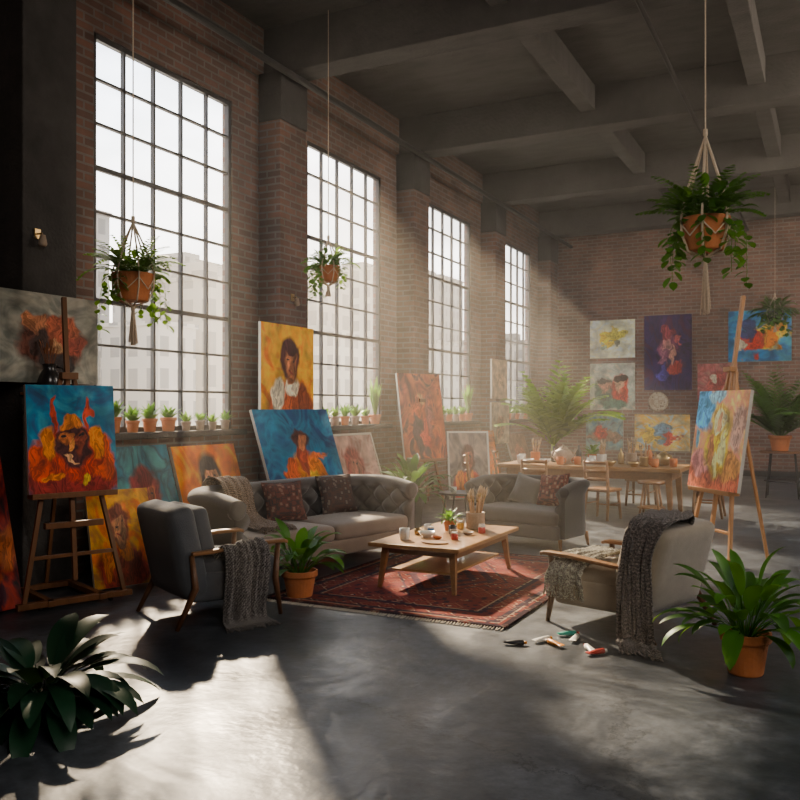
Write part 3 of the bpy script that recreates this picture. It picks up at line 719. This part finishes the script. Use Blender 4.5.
# ---------------------------------------------------------------- paintings
def painting(label,name,w,h,loc,rot,pal,blobs,scale=2.0,dist=.16,seed=0,th=.04,frame=None,cat='painting'):
    mb=MB(); mb.bx(-w/2,w/2,-th+.0,0,0,h,0)
    mb.m[2]=1
    o=mb.obj('painting',[CANVAS,artmat(name,pal,blobs,scale,dist,seed)],loc=loc,rot=rot); tag(o,label,cat)
    if frame:
        f=MB(); b=.035
        f.bx(-w/2-b,-w/2,-th-.015,.005,-b,h+b); f.bx(w/2,w/2+b,-th-.015,.005,-b,h+b); f.bx(-w/2,w/2,-th-.015,.005,-b,0); f.bx(-w/2,w/2,-th-.015,.005,h,h+b)
        f.obj('picture_frame',frame,o,bevel=.004)
    return o
RED=(.65,.05,.02);ORA=(.90,.24,.02);YEL=(.95,.55,.05);TEAL=(.02,.20,.28);BLUE=(.02,.10,.32);DK=(.03,.015,.02);CREAM=(.78,.68,.50);PINK=(.60,.20,.2);PUR=(.09,.03,.15)
def figure(cx,cy,s,skin,hair,cloth,acc):
    sh=[x*.5 for x in skin]; hl=[min(1,x*1.4) for x in skin]
    return [(cx,cy-.50*s,.50*s,.30*s,cloth),(cx-.25*s,cy-.38*s,.14*s,.2*s,acc),(cx+.25*s,cy-.44*s,.12*s,.18*s,[x*.6 for x in cloth]),(cx+.03*s,cy-.30*s,.14*s,.13*s,acc),
            (cx-.02*s,cy+.02*s,.21*s,.26*s,hair),(cx,cy-.16*s,.07*s,.12*s,sh),(cx,cy,.125*s,.18*s,skin),(cx+.06*s,cy-.02*s,.05*s,.13*s,sh),(cx-.05*s,cy-.05*s,.035*s,.05*s,hl),(cx,cy+.15*s,.14*s,.055*s,hair),
            (cx-.05*s,cy+.03*s,.026*s,.014*s,DK),(cx+.05*s,cy+.03*s,.026*s,.014*s,DK),(cx,cy-.10*s,.04*s,.014*s,(.35,.04,.03))]
WL=R(90)
def lean(label,name,w,h,xb,yc,top_x,pal,blobs,rz=WL,**k):
    a=math.asin(max(0,(xb-top_x))/h); return painting(label,name,w,h,(xb,yc,.012),(-a,0,rz),pal,blobs,**k)
lean('tall dark red abstract canvas leaning against the wall','red_dark',.9,1.45,.75,4.52,.42,[DK,(.2,.02,.02),(.4,.05,.03),(.1,.03,.05)],[(.7,.6,.2,.3,(.35,.05,.02)),(.8,.35,.25,.15,(.45,.12,.03))],seed=1)
painting('dark floral still-life on a pale ground hung on the pilaster','dark_floral',1.1,.82,(.415,5.55,1.93),(0,0,WL),[(.22,.23,.20),(.34,.33,.28),(.44,.41,.34)],[(.5,.45,.36,.32,(.18,.06,.04)),(.62,.62,.18,.16,(.45,.12,.06)),(.36,.66,.13,.12,(.50,.20,.1)),(.38,.45,.10,.2,(.07,.035,.03)),(.72,.42,.12,.12,(.38,.08,.05)),(.55,.2,.2,.14,(.05,.035,.035)),(.55,.42,.08,.08,(.55,.3,.15))],seed=2,dist=.16)
painting('small orange and yellow canvas standing against larger canvases','orange_small',.62,.92,(.92,6.0,.012),(-.25,0,R(70)),[(.75,.2,.03),(.8,.42,.05),(.6,.25,.05)],figure(.5,.62,.9,(.5,.22,.10),(.25,.06,.03),(.45,.05,.02),ORA),seed=3,dist=.12)
lean('teal and red figurative canvas leaning below the window','teal_red',1.0,1.32,.45,6.95,.06,[TEAL,(.02,.1,.14),(.05,.28,.30)],figure(.55,.55,1.0,(.5,.12,.05),(.25,.03,.03),(.45,.06,.04),ORA),seed=4,dist=.12)
lean('orange canvas with a dark-haired woman leaning below the window','orange_portrait',1.15,1.28,.42,8.1,.06,[(.80,.18,.03),ORA,(.95,.42,.04)],figure(.52,.68,.90,(.66,.28,.14),(.035,.02,.025),(.12,.05,.10),(.45,.06,.06)),seed=5,dist=.05)
painting('golden portrait canvas hung between two tall windows','gold_portrait',1.22,1.25,(.405,9.4,1.55),(0,0,WL),[ORA,YEL,(.98,.45,.03)],figure(.55,.62,.95,(.55,.20,.08),(.10,.02,.02),(.55,.12,.03),CREAM),seed=6,dist=.09)
lean('large blue canvas with a flowing orange figure behind the sofa','blue_figure',1.75,1.74,.95,9.45,.42,[(.02,.10,.26),(.03,.26,.42),(.02,.07,.20)],
 [(.5,.12,.46,.18,(.55,.05,.02)),(.22,.24,.16,.12,(.75,.12,.03)),(.78,.26,.16,.14,(.85,.22,.03)),(.5,.34,.26,.26,(.80,.18,.03)),(.40,.44,.12,.18,(.90,.30,.04)),(.60,.50,.12,.14,(.85,.24,.03)),(.30,.56,.10,.06,(.70,.14,.03)),(.70,.62,.10,.05,(.75,.18,.04)),(.50,.60,.09,.14,(.45,.08,.03)),(.48,.76,.12,.11,(.14,.03,.02)),(.50,.74,.06,.09,(.60,.22,.09)),(.56,.34,.05,.16,YEL),(.42,.24,.05,.12,(.35,.04,.02)),(.90,.10,.14,.12,(.06,.28,.18)),(.10,.1,.12,.1,(.08,.32,.24))],seed=7,dist=.17)
lean('pink and rust figure canvas leaning below the window','pink_rust',1.4,1.3,.45,11.55,.06,[(.45,.25,.2),(.55,.35,.28),(.35,.15,.12)],figure(.5,.6,.95,(.45,.15,.1),(.3,.05,.04),(.5,.10,.07),(.15,.1,.1)),seed=8,frame=CANVAS,dist=.1)
painting('tall rust and umber abstract canvas on a dark easel','rust_abstract',1.0,1.45,(.80,12.92,.84),(-.15,0,R(70)),[(.12,.03,.025),(.34,.06,.025),(.52,.14,.04),(.07,.025,.03)],[(.5,.62,.2,.22,(.60,.13,.03)),(.4,.3,.15,.25,(.07,.025,.03)),(.65,.5,.1,.3,(.28,.08,.05)),(.45,.7,.08,.1,(.75,.34,.1)),(.55,.3,.08,.2,(.55,.08,.03))],seed=9,dist=.2)
painting('white-framed canvas with a red figure leaning near the window','white_red',.72,1.2,(.95,14.5,.05),(-.2,0,R(35)),[(.12,.10,.10),(.25,.2,.18),(.4,.3,.25)],figure(.5,.6,.9,(.5,.15,.08),(.1,.03,.03),RED,ORA),seed=10,frame=WHITE,dist=.1)
painting('orange abstract canvas leaning against the wall','orange_lean',.8,1.25,(.75,15.75,.012),(-.2,0,R(60)),[(.3,.1,.05),ORA,(.5,.3,.15)],[(.5,.5,.2,.3,RED),(.4,.6,.1,.15,YEL)],seed=11)
painting('pale tan canvas hung high on the pilaster','tan_upper',.95,.85,(.405,17.45,1.9),(0,0,WL),[(.45,.32,.2),(.60,.42,.26)],[(.5,.5,.3,.2,(.5,.33,.18))],seed=12)
painting('pale ochre canvas hung low on the pilaster','tan_lower',1.1,.9,(.405,17.5,.92),(0,0,WL),[(.50,.36,.2),(.65,.50,.33)],[(.5,.4,.25,.3,(.45,.25,.12))],seed=13)
lean('dark brown canvas leaning under the far window','umber',1.3,1.1,.4,19.4,.06,[(.2,.1,.06),(.35,.2,.12)],[(.5,.5,.3,.3,(.4,.15,.08))],seed=14)
yb=BY-.001
painting('white canvas with yellow splashes on the brick wall','yellow_white',1.2,1.02,(1.63,yb,3.04),(0,0,0),[(.76,.76,.66),(.78,.75,.5),(.72,.77,.74)],[(.45,.5,.2,.3,(.82,.58,.04)),(.6,.6,.2,.15,(.85,.68,.12)),(.3,.3,.15,.1,(.5,.6,.4)),(.62,.35,.06,.12,(.3,.3,.2))],seed=15,dist=.3)
painting('canvas of two faces in red and green on cream','two_faces',1.2,1.25,(1.63,yb,1.65),(0,0,0),[CREAM,(.5,.55,.45),(.75,.7,.6)],[(.36,.4,.26,.32,(.08,.16,.12)),(.34,.52,.14,.18,(.68,.32,.2)),(.68,.4,.22,.35,RED),(.66,.54,.13,.18,(.78,.42,.25)),(.30,.62,.16,.07,(.05,.04,.04)),(.70,.66,.15,.06,(.06,.03,.03)),(.5,.12,.35,.12,(.08,.25,.18))],seed=16,dist=.14)
painting('tall dark purple canvas with a pale figure','purple_figure',1.2,1.95,(3.07,yb,2.17),(0,0,0),[(.03,.02,.05),PUR,(.04,.03,.14),(.12,.02,.07)],[(.5,.76,.16,.08,(.42,.06,.08)),(.5,.56,.20,.14,(.28,.06,.14)),(.46,.64,.08,.10,(.70,.34,.30)),(.58,.48,.05,.14,(.7,.35,.25)),(.40,.45,.05,.12,(.5,.18,.26)),(.6,.28,.2,.08,(.55,.08,.06)),(.38,.22,.12,.10,(.14,.10,.42)),(.7,.66,.08,.05,(.5,.1,.1))],seed=17,dist=.2)
painting('rose coloured canvas on the brick wall','rose',.95,.95,(4.28,yb,1.88),(0,0,0),[(.45,.12,.10),PINK,(.6,.35,.25)],[(.5,.5,.25,.3,(.5,.12,.1)),(.4,.6,.1,.1,CREAM)],seed=18)
painting('wide blue canvas with orange and gold shapes','blue_gold',1.45,1.27,(5.27,yb,2.86),(0,0,0),[(.02,.15,.38),(.03,.28,.55),(.08,.4,.5)],[(.7,.5,.28,.3,YEL),(.75,.45,.15,.22,ORA),(.4,.35,.2,.25,RED),(.35,.6,.12,.2,(.04,.06,.2)),(.2,.3,.15,.1,CREAM)],seed=19,dist=.3)
painting('blue landscape canvas low on the brick wall','blue_landscape',1.0,.95,(1.42,yb,.58),(0,0,0),[(.1,.3,.4),(.3,.45,.4),(.15,.2,.25)],[(.5,.35,.5,.2,(.35,.2,.12)),(.4,.5,.2,.2,RED)],seed=20,dist=.25)
painting('yellow and white abstract canvas low on the brick wall','yellow_low',1.4,.95,(2.92,yb,.58),(0,0,0),[(.75,.65,.4),YEL,(.6,.7,.7)],[(.5,.5,.25,.3,(.2,.35,.45)),(.65,.4,.15,.2,RED),(.3,.45,.15,.3,YEL)],seed=21,dist=.3)
mb=MB(); M=Matrix.Translation((2.82,BY-.002,1.86))@Matrix.Rotation(R(90),4,'X')
mb.lathe([(0,.03),(.10,.035),(.12,.02),(.18,.03),(.2,.045),(.25,.03),(.26,0),(0,0)],n=32,M=M)
o=mb.obj('wall_plate',PLATE,smooth=True); tag(o,'round pale ornamental plate hung on brick wall','plate')
# ---------------------------------------------------------------- easels
def easel(label,loc,rz,wood,shelf,top,ww=.62,lean_=.13,base=False,name='easel',apex=2.1):
    e=thing(name,label,'easel',loc,rz)
    def P(x,z,off=0): return (x,off+z*math.tan(lean_),z)
    b=.06 if base else 0
    for sx in (-1,1):
        mb=MB(); mb.tube([P(sx*ww/2,b),P(sx*.06,apex)],.026,4); mb.obj('front_leg',wood,e,bevel=.003)
    mb=MB(); mb.tube([(0,.75,b),P(0,apex,.02)],.022,4); mb.obj('rear_leg',wood,e,bevel=.003)
    mb=MB(); mb.tube([P(0,.22,.0),P(0,top,.0)],.028,4); mb.obj('mast',wood,e,bevel=.003)
    def hw(z): return ww/2+(.06-ww/2)*(z/apex)
    mb=MB(); zz=shelf*.45; mb.tube([P(-hw(zz),zz),P(hw(zz),zz)],.022,4); mb.obj('cross_bar',wood,e,bevel=.003)
    mb=MB(); w2=hw(shelf)+.12; mb.box((0,shelf*math.tan(lean_)-.05,shelf-.02),(2*w2,.13,.035)); mb.box((0,shelf*math.tan(lean_)-.11,shelf-.005),(2*w2,.018,.03)); mb.obj('canvas_ledge',wood,e,bevel=.004)
    mb=MB(); mb.box(P(0,apex+.03,-.04),(.14,.09,.06)); mb.obj('top_clamp',wood,e,bevel=.004)
    if base:
        mb=MB(); mb.box((0,0,.055),(ww+.12,.07,.05)); mb.box((-.22,.35,.055),(.06,.8,.05)); mb.box((.22,.35,.055),(.06,.8,.05)); mb.box((0,.75,.055),(.55,.07,.05)); mb.obj('base_frame',wood,e,bevel=.004)
        for (x,y) in ((-.3,0),(.3,0),(-.22,.7),(.22,.7)):
            mb=MB(); M=Matrix.Translation((x,y,.028))@Matrix.Rotation(R(90),4,'Y'); mb.lathe([(0,-.012),(.027,-.012),(.027,.012),(0,.012)],n=16,M=M); mb.obj('caster_wheel',STEEL,e)
        mb=MB(); mb.box(P(0,shelf*.72,-.03),(.5,.06,.05)); mb.obj('lower_tray',wood,e,bevel=.004)
    return e
def oneasel(label,name,w,h,eloc,erz,shelf,lean_,pal,blobs,**k):
    p=loc2w(eloc,erz,(k.pop('dx',0),shelf*math.tan(lean_)-.035,shelf+.0))
    return painting(label,name,w,h,p,(-lean_,0,erz),pal,blobs,**k)
E1=(1.10,5.25,0); A1=face(.93,-.37)
easel('dark wooden studio easel on casters holding a bright canvas',E1,A1,EASELD,.97,2.68,.86,.11,True,apex=1.95)
oneasel('teal canvas with a dark horned face in fiery red','fire_figure',.76,.93,E1,A1,.97,.11,[(.02,.11,.24),(.02,.20,.36),(.04,.30,.42)],
  [(.5,.08,.6,.20,(.34,.03,.02)),(.16,.26,.18,.20,(.70,.09,.02)),(.84,.30,.16,.22,(.70,.10,.02)),(.5,.40,.36,.28,(.66,.07,.02)),(.24,.44,.10,.16,(.90,.26,.03)),(.78,.46,.09,.16,(.88,.26,.03)),(.30,.72,.035,.16,(.55,.06,.02)),(.70,.74,.035,.16,(.55,.06,.02)),(.5,.46,.21,.24,(.09,.02,.02)),(.42,.50,.08,.10,(.60,.18,.05)),(.58,.48,.07,.10,(.35,.07,.03)),(.42,.53,.035,.02,DK),(.58,.53,.035,.02,DK),(.5,.42,.03,.07,(.75,.30,.08)),(.5,.31,.09,.025,(.75,.40,.20)),(.5,.66,.16,.05,(.80,.24,.04)),(.30,.12,.12,.05,ORA),(.64,.14,.06,.06,YEL)],seed=22,dist=.15)
E2=(5.66,9.9,0); A2=face(-.78,-.62)
easel('beech A-frame easel holding a luminous pastel canvas',E2,A2,EASEL,.80,2.95,.85,.15)
oneasel('glowing canvas of a golden figure in orange and pink','pastel_figure',.98,1.10,E2,A2,.80,.15,[(.98,.62,.20),(.95,.42,.24),(1,.76,.28)],
  [(.14,.84,.26,.24,(.14,.50,.85)),(.40,.94,.18,.08,(.40,.68,.85)),(.5,.04,.9,.20,(.90,.22,.10)),(.20,.26,.18,.16,(.95,.34,.28)),(.78,.24,.22,.16,(.95,.38,.10)),(.86,.64,.14,.24,(.96,.50,.36)),(.5,.42,.25,.30,(1,.60,.05)),(.38,.40,.08,.20,(.96,.36,.12)),(.62,.42,.07,.20,(1,.86,.36)),(.5,.70,.16,.16,(.98,.60,.12)),(.5,.69,.10,.13,(1,.84,.44)),(.53,.68,.04,.09,(.92,.46,.20)),(.5,.26,.08,.12,(1,.82,.34)),(.08,.50,.05,.10,(.30,.62,.82))],seed=23,dist=.13)
easel('dark wooden easel standing under the window',(.87,12.92,0),R(70),EASELD,.84,2.2,.75,.13,apex=1.8)
# ---------------------------------------------------------------- jug on a small wall shelf
e=thing('wall_shelf','small dark wooden shelf bracketed to the pilaster','shelf',(.372,5.42,1.83),WL)
mb=MB(); mb.box((0,-.15,.0),(.30,.30,.025)); mb.obj('shelf_board',EASELD,e,bevel=.003)
for sx in (-1,1):
    mb=MB(); mb.tube([(sx*.1,-.22,-.012),(sx*.1,-.01,-.18)],.012,6); mb.obj('bracket',STEEL,e)
e=thing('jug','dark glazed jug holding dried stems on a wall shelf','jug',(.575,5.42,1.844),R(60)); e.scale=(.85,.85,.85)
mb=MB(); mb.lathe([(.07,0),(.11,.05),(.12,.12),(.09,.2),(.06,.25),(.075,.3),(.068,.3),(.05,.25),(0,.24)],n=24); mb.obj('jug_body',DARKC,e,smooth=True)
mb=MB(); mb.tube([(.065,0,.27),(.13,0,.26),(.16,0,.18),(.115,0,.1)],.01,8); mb.obj('handle',DARKC,e,smooth=True)
mb=MB(); random.seed(5)
for k in range(16):
    a=k*2.4; q=random.uniform(.1,.35); p=Vector((math.cos(a)*.02,math.sin(a)*.02,.24)); d=Vector((math.cos(a)*q,math.sin(a)*q,1)); L=random.uniform(.15,.28)
    mb.tube([p,p+d*L*.5,p+d*L],.003,4); mb.blade(p+d*L*.9,d,.09,.025,.3,4)
mb.obj('dried_stems',simple('dried_stem',(.30,.12,.06),.8,bump=0),e)
# ---------------------------------------------------------------- dining area
DT=(3.35,14.05,0); e=thing('dining_table','long wooden work table crowded with jars and crockery','table',DT)
mb=MB(); mb.box((0,0,.735),(2.95,1.18,.065)); mb.obj('table_top',WOODX,e,bevel=.01)
mb=MB(); mb.bx(-1.3,1.3,-.50,-.46,.58,.70); mb.bx(-1.3,1.3,.46,.50,.58,.70); mb.bx(-1.34,-1.3,-.50,.50,.58,.70); mb.bx(1.3,1.34,-.50,.50,.58,.70); mb.obj('apron',WOOD,e)
for sx in (-1,1):
    for sy in (-1,1):
        mb=MB(); mb.tube([(sx*1.32,sy*.48,0),(sx*1.28,sy*.45,.70)],[.045,.068],4); mb.obj('leg',WOOD,e,bevel=.004)
def dchair(loc,rz,label='wooden dining chair with a curved slatted back'):
    e=thing('dining_chair',label,'chair',loc,rz,'wooden chairs around the work table')
    mb=MB(); vs,fs=cush((.44,.42,.05),.02,.004,6); mb.add(vs,fs); mb.obj('seat',WOOD,e,smooth=True,loc=(0,0,.45))
    for sx in (-1,1):
        mb=MB(); mb.tube([(sx*.20,-.19,0),(sx*.17,-.16,.435)],[.02,.026],8); mb.obj('leg',WOOD,e,smooth=True)
        mb=MB(); mb.tube([(sx*.20,.24,0),(sx*.18,.18,.44),(sx*.19,.24,.90)],[.02,.026,.02],8); mb.obj('leg',WOOD,e,smooth=True)
    mb=MB()
    for z in (.62,.74,.87):
        y=.18+.06*(z-.44)/.46; mb.tube([(-.18,y,z),(-.09,y+.03,z),(0,y+.04,z),(.09,y+.03,z),(.18,y,z)],.024,6)
    mb.obj('backrest',WOOD,e,smooth=True)
    mb=MB(); mb.tube([(-.185,-.17,.2),(.185,-.17,.2)],.012,6); mb.tube([(-.19,-.17,.24),(-.19,.2,.24)],.012,6); mb.tube([(.19,-.17,.24),(.19,.2,.24)],.012,6); mb.obj('stretcher',WOOD,e,smooth=True)
dchair((2.72,12.95,0),PI+.15); dchair((3.75,13.05,0),PI-.25)
dchair((1.45,13.75,0),R(110)); dchair((2.6,15.1,0),.1); dchair((3.9,15.15,0),-.1); dchair((5.15,14.0,0),R(-90))
dchair((1.5,15.05,0),R(100),'wooden chair with slatted back near the leaning canvases')
e=thing('stool','round wooden stool beside the work table','stool',(4.5,12.9,0))
mb=MB(); mb.lathe([(0,.58),(.19,.58),(.2,.60),(.19,.625),(0,.63)],n=28); mb.obj('seat',WOOD,e)
for k in range(4):
    a=PI/4+k*PI/2; mb=MB(); mb.tube([(math.cos(a)*.22,math.sin(a)*.22,0),(math.cos(a)*.12,math.sin(a)*.12,.59)],.018,8); mb.obj('leg',WOOD,e,smooth=True)
mb=MB(); mb.lathe([(.185,.22),(.2,.22),(.2,.24),(.185,.24)],n=24); mb.obj('ring_brace',WOOD,e)
dz=.769
def teapot(x,y,s,mat,rz,lab):
    e=thing('teapot',lab,'teapot',(x,y,dz),rz); e.scale=(s,s,s)
    mb=MB(); mb.lathe([(.08,0),(.14,.05),(.16,.12),(.13,.2),(.06,.24),(0,.245)],n=24); mb.obj('teapot_body',mat,e,smooth=True)
    mb=MB(); mb.tube([(.14,0,.1),(.22,0,.15),(.26,0,.23)],[.03,.02,.014],8); mb.obj('spout',mat,e,smooth=True)
    mb=MB(); mb.tube([(-.13,0,.18),(-.22,0,.2),(-.25,0,.12),(-.15,0,.06)],.012,8); mb.obj('handle',mat,e,smooth=True)
    mb=MB(); mb.lathe([(.06,.24),(.055,.26),(.015,.265),(.022,.29),(0,.3)],n=16); mb.obj('lid',mat,e,smooth=True)
teapot(2.85,14.0,1.05,CLAY,1,'cream ceramic teapot on the work table')
teapot(4.45,14.25,.85,BRASS,2.4,'small brass teapot on the work table')
brushjar('pale jar of paintbrushes on the work table',(3.5,14.0,dz),.08,.17,9,WHITE,'paintbrushes on the work table',1.3)
brushjar('clay jar of paintbrushes on the work table',(3.95,14.15,dz),.09,.2,9,CLAY,'paintbrushes on the work table',1.4)
brushjar('brass tin of paintbrushes on the work table',(4.2,13.9,dz),.07,.15,7,BRASS,'paintbrushes on the work table',1.3)
brushjar('terracotta jar of paintbrushes on the work table',(2.35,14.05,dz),.08,.18,8,TERRA,'paintbrushes on the work table',1.3)
random.seed(3)
for k,(x,y) in enumerate([(2.15,13.85),(2.6,13.8),(3.15,13.8),(3.3,14.2),(3.7,13.75),(4.4,13.75),(2.05,14.25),(2.35,13.65),(2.9,13.65),(3.4,13.65),(4.1,13.62),(4.65,13.95)]):
    if k%3==1: bowl('small ceramic bowl on the work table',(x,y,dz),.10,.08,[WHITE,CLAY,BRASS][k//2%3],'crockery on the work table')
    else: cup('ceramic cup on the work table',(x,y,dz),.06,.13,[WHITE,CLAY,TERRA][k%3],'cup',True,'crockery on the work table')
for k,(x,y,hh) in enumerate([(3.05,14.25,.3),(3.75,14.3,.26),(4.2,14.35,.32),(2.6,14.3,.27)]):
    mb=MB(); mb.lathe([(.045,0),(.05,.02),(.05,hh*.6),(.018,hh*.78),(.018,hh),(0,hh)],n=16); o=mb.obj('bottle',[DARKC,BRASS,TERRA][k%3],smooth=True,loc=(x,y,dz)); tag(o,'slim bottle on the work table','bottle','bottles on the work table')
lily('small potted plant on the work table',(3.25,14.4,dz),.09,.15,26,.16,.05,.14,LILY,'potted_plant',19)
# ---------------------------------------------------------------- paint tubes on floor
tc_=[((.45,.05,.04)),((.8,.78,.72)),((.05,.35,.28)),((.75,.3,.05)),((.04,.04,.05))]
tube_pos=[(4.87,5.81,.3,4,3),(5.02,5.98,1.0,1,3),(5.12,5.92,2.6,3,1),(5.14,6.22,.6,2,0),(5.22,6.12,1.6,1,2),(5.38,5.9,2.2,1,0),(5.45,5.84,.9,0,1)]
for k,(x,y,a,c,c2) in enumerate(tube_pos):
    e=thing('paint_tube','squeezed metal paint tube lying on the concrete floor','paint tube',(x,y,0),a,'paint tubes scattered on the floor')
    mb=MB(); n_=10; vs=[];fs=[]
    secs=[(-.07,.024,.002),(-.05,.022,.008),(0,.018,.015),(.045,.016,.016),(.052,.008,.008)]
    for (xx,wy,wz) in secs:
        for j in range(n_): an=2*PI*j/n_; vs.append((xx,wy*math.cos(an),.0165+wz*math.sin(an)))
    for i in range(len(secs)-1):
        for j in range(n_): fs.append((i*n_+j,i*n_+(j+1)%n_,(i+1)*n_+(j+1)%n_,(i+1)*n_+j))
    fs+=[tuple(range(n_)),tuple((len(secs)-1)*n_+j for j in range(n_))]
    mb.add(vs,fs); mb.obj('tube_body',simple('tube_paint_%d'%k,tc_[c],.4,var=.1,bump=0),e,smooth=True)
    mb=MB(); mb.tube([(.05,0,.0165),(.068,0,.0165)],.009,10); mb.obj('cap',simple('tube_cap_%d'%k,tc_[c2],.4,var=.1,bump=0),e,smooth=True)
    e.scale=(1.2,1.2,1.2)
# ---------------------------------------------------------------- wall sconces
def sconce(loc,label):
    e=thing('wall_lamp',label,'lamp',loc,WL); e.scale=(.8,.8,.8)
    mb=MB(); mb.box((0,-.012,0),(.09,.02,.12)); mb.obj('wall_plate',BRASS,e,bevel=.004)
    mb=MB(); mb.tube([(0,-.02,0),(0,-.09,0),(0,-.1,-.03)],.01,8); mb.obj('arm',BRASS,e,smooth=True)
    mb=MB(); mb.lathe([(.03,.0),(.035,-.02),(.05,-.1),(.045,-.12),(.03,-.13)],c=(0,-.1,-.02),n=20); mb.obj('lamp_shade',CLAY,e,smooth=True)
sconce((.372,5.45,3.3),'small brass wall lamp on the dark column'); sconce((.352,9.62,3.2),'small clay-shaded wall lamp on the pilaster')
# ---------------------------------------------------------------- sky: a far luminous overcast dome
SR=230.0
m=bpy.data.materials.new('bright_cloudy_sky'); m.use_nodes=True; t=m.node_tree; t.nodes.clear(); n=N(t)
ge=n('ShaderNodeNewGeometry'); nv=n('ShaderNodeVectorMath',{0:ge.outputs['Position'],1:(1/SR,1/SR,1/SR)},operation='MULTIPLY')
s=n('ShaderNodeSeparateXYZ',{0:nv.outputs[0]})
r=n('ShaderNodeValToRGB',{0:s.outputs[2]}); e=r.color_ramp.elements
e[0].position=0; e[0].color=(1.0,.90,.76,1); e[1].position=.5; e[1].color=(.76,.86,1.0,1)
cn=n('ShaderNodeTexNoise',{'Vector':n('ShaderNodeVectorMath',{0:nv.outputs[0],1:(3,3,9)},operation='MULTIPLY').outputs[0],'Scale':1.6,'Detail':4})
cf=n('ShaderNodeMapRange',{0:cn.outputs[0],1:.40,2:.62,3:.68,4:1.12})
csc=n('ShaderNodeVectorMath',{0:r.outputs[0]},operation='SCALE'); t.links.new(cf.outputs[0],csc.inputs['Scale'])
em=n('ShaderNodeEmission',{0:csc.outputs[0],1:2.7}); ou=n('ShaderNodeOutputMaterial',{0:em.outputs[0]})
try: m.cycles.emission_sampling='NONE'
except Exception as ex: print(ex)
mb=MB(); prof=[(SR*math.cos(a),SR*math.sin(a)) for a in [R(-90+180*i/24) for i in range(25)]]; prof[0]=(0,-SR); prof[-1]=(0,SR)
mb.lathe(prof,n=48); o=mb.obj('sky',m,smooth=True); struct(o,'pale cloudy sky beyond the windows')
# ---------------------------------------------------------------- dusty air in the far two thirds of the room
w=bpy.data.worlds.new('World'); SC.world=w; w.use_nodes=True; t=w.node_tree; n=N(t)
t.nodes['Background'].inputs[1].default_value=0.0
ge=n('ShaderNodeNewGeometry')
dd=n('ShaderNodeVectorMath',{0:ge.outputs['Position'],1:(4.5,14.0,3.0)},operation='DISTANCE')
lt=n('ShaderNodeMath',{0:dd.outputs['Value'],1:9.8},operation='LESS_THAN')
vs_=n('ShaderNodeVolumeScatter',{'Density':lt.outputs[0],'Anisotropy':.5}); vs_.inputs['Color'].default_value=(.0180,.0166,.0146,1)
t.links.new(vs_.outputs[0],t.nodes['World Output'].inputs['Volume'])
try:
    w.cycles.volume_step_size=6.0
    w.cycles.sampling_method='NONE'
    w.cycles.volume_sampling='DISTANCE'
except Exception as ex: print(ex)
# low afternoon sun, a very distant lamp outside the windows, strongest on the far windows
sd=Vector((1,-1.0,-.90)).normalized(); DS=80.0
sun=bpy.data.lights.new('sun','SPOT'); sun.energy=14*4*PI*DS*DS; sun.shadow_soft_size=1.7; sun.color=(1,.80,.56); sun.spot_size=R(9.6); sun.spot_blend=.85
so=bpy.data.objects.new('sun',sun); COL.objects.link(so); so.location=Vector((0,14.9,3.5))-sd*DS; so.rotation_euler=sd.to_track_quat('-Z','Y').to_euler()
def lamp(loc,tgt,sx,sy,en,col):  # unseen fill light added to brighten the room, not a loft fixture
    l=bpy.data.lights.new('fill_light','AREA'); l.shape='RECTANGLE'; l.size=sx; l.size_y=sy; l.energy=en; l.color=col
    o=bpy.data.objects.new('fill_light',l); COL.objects.link(o); o.location=loc; o.rotation_euler=(Vector(tgt)-Vector(loc)).to_track_quat('-Z','Y').to_euler()
lamp((9.5,0,5.0),(3.5,8.5,.5),3,3,130,(1,.93,.85))
lamp((11.5,13,5.5),(3,18,1.5),5,3,360,(1,.87,.73))
# ---------------------------------------------------------------- camera
cd=bpy.data.cameras.new('camera'); cam=bpy.data.objects.new('camera',cd); COL.objects.link(cam)
cam.location=(6.9,0,1.7); cam.rotation_euler=(R(90),0,R(27)); cd.sensor_width=36; cd.lens=38.25; cd.shift_y=.01; cd.clip_end=600
SC.camera=cam
SC.view_settings.view_transform='AgX'; SC.view_settings.look='AgX - Medium High Contrast'; SC.view_settings.exposure=.70
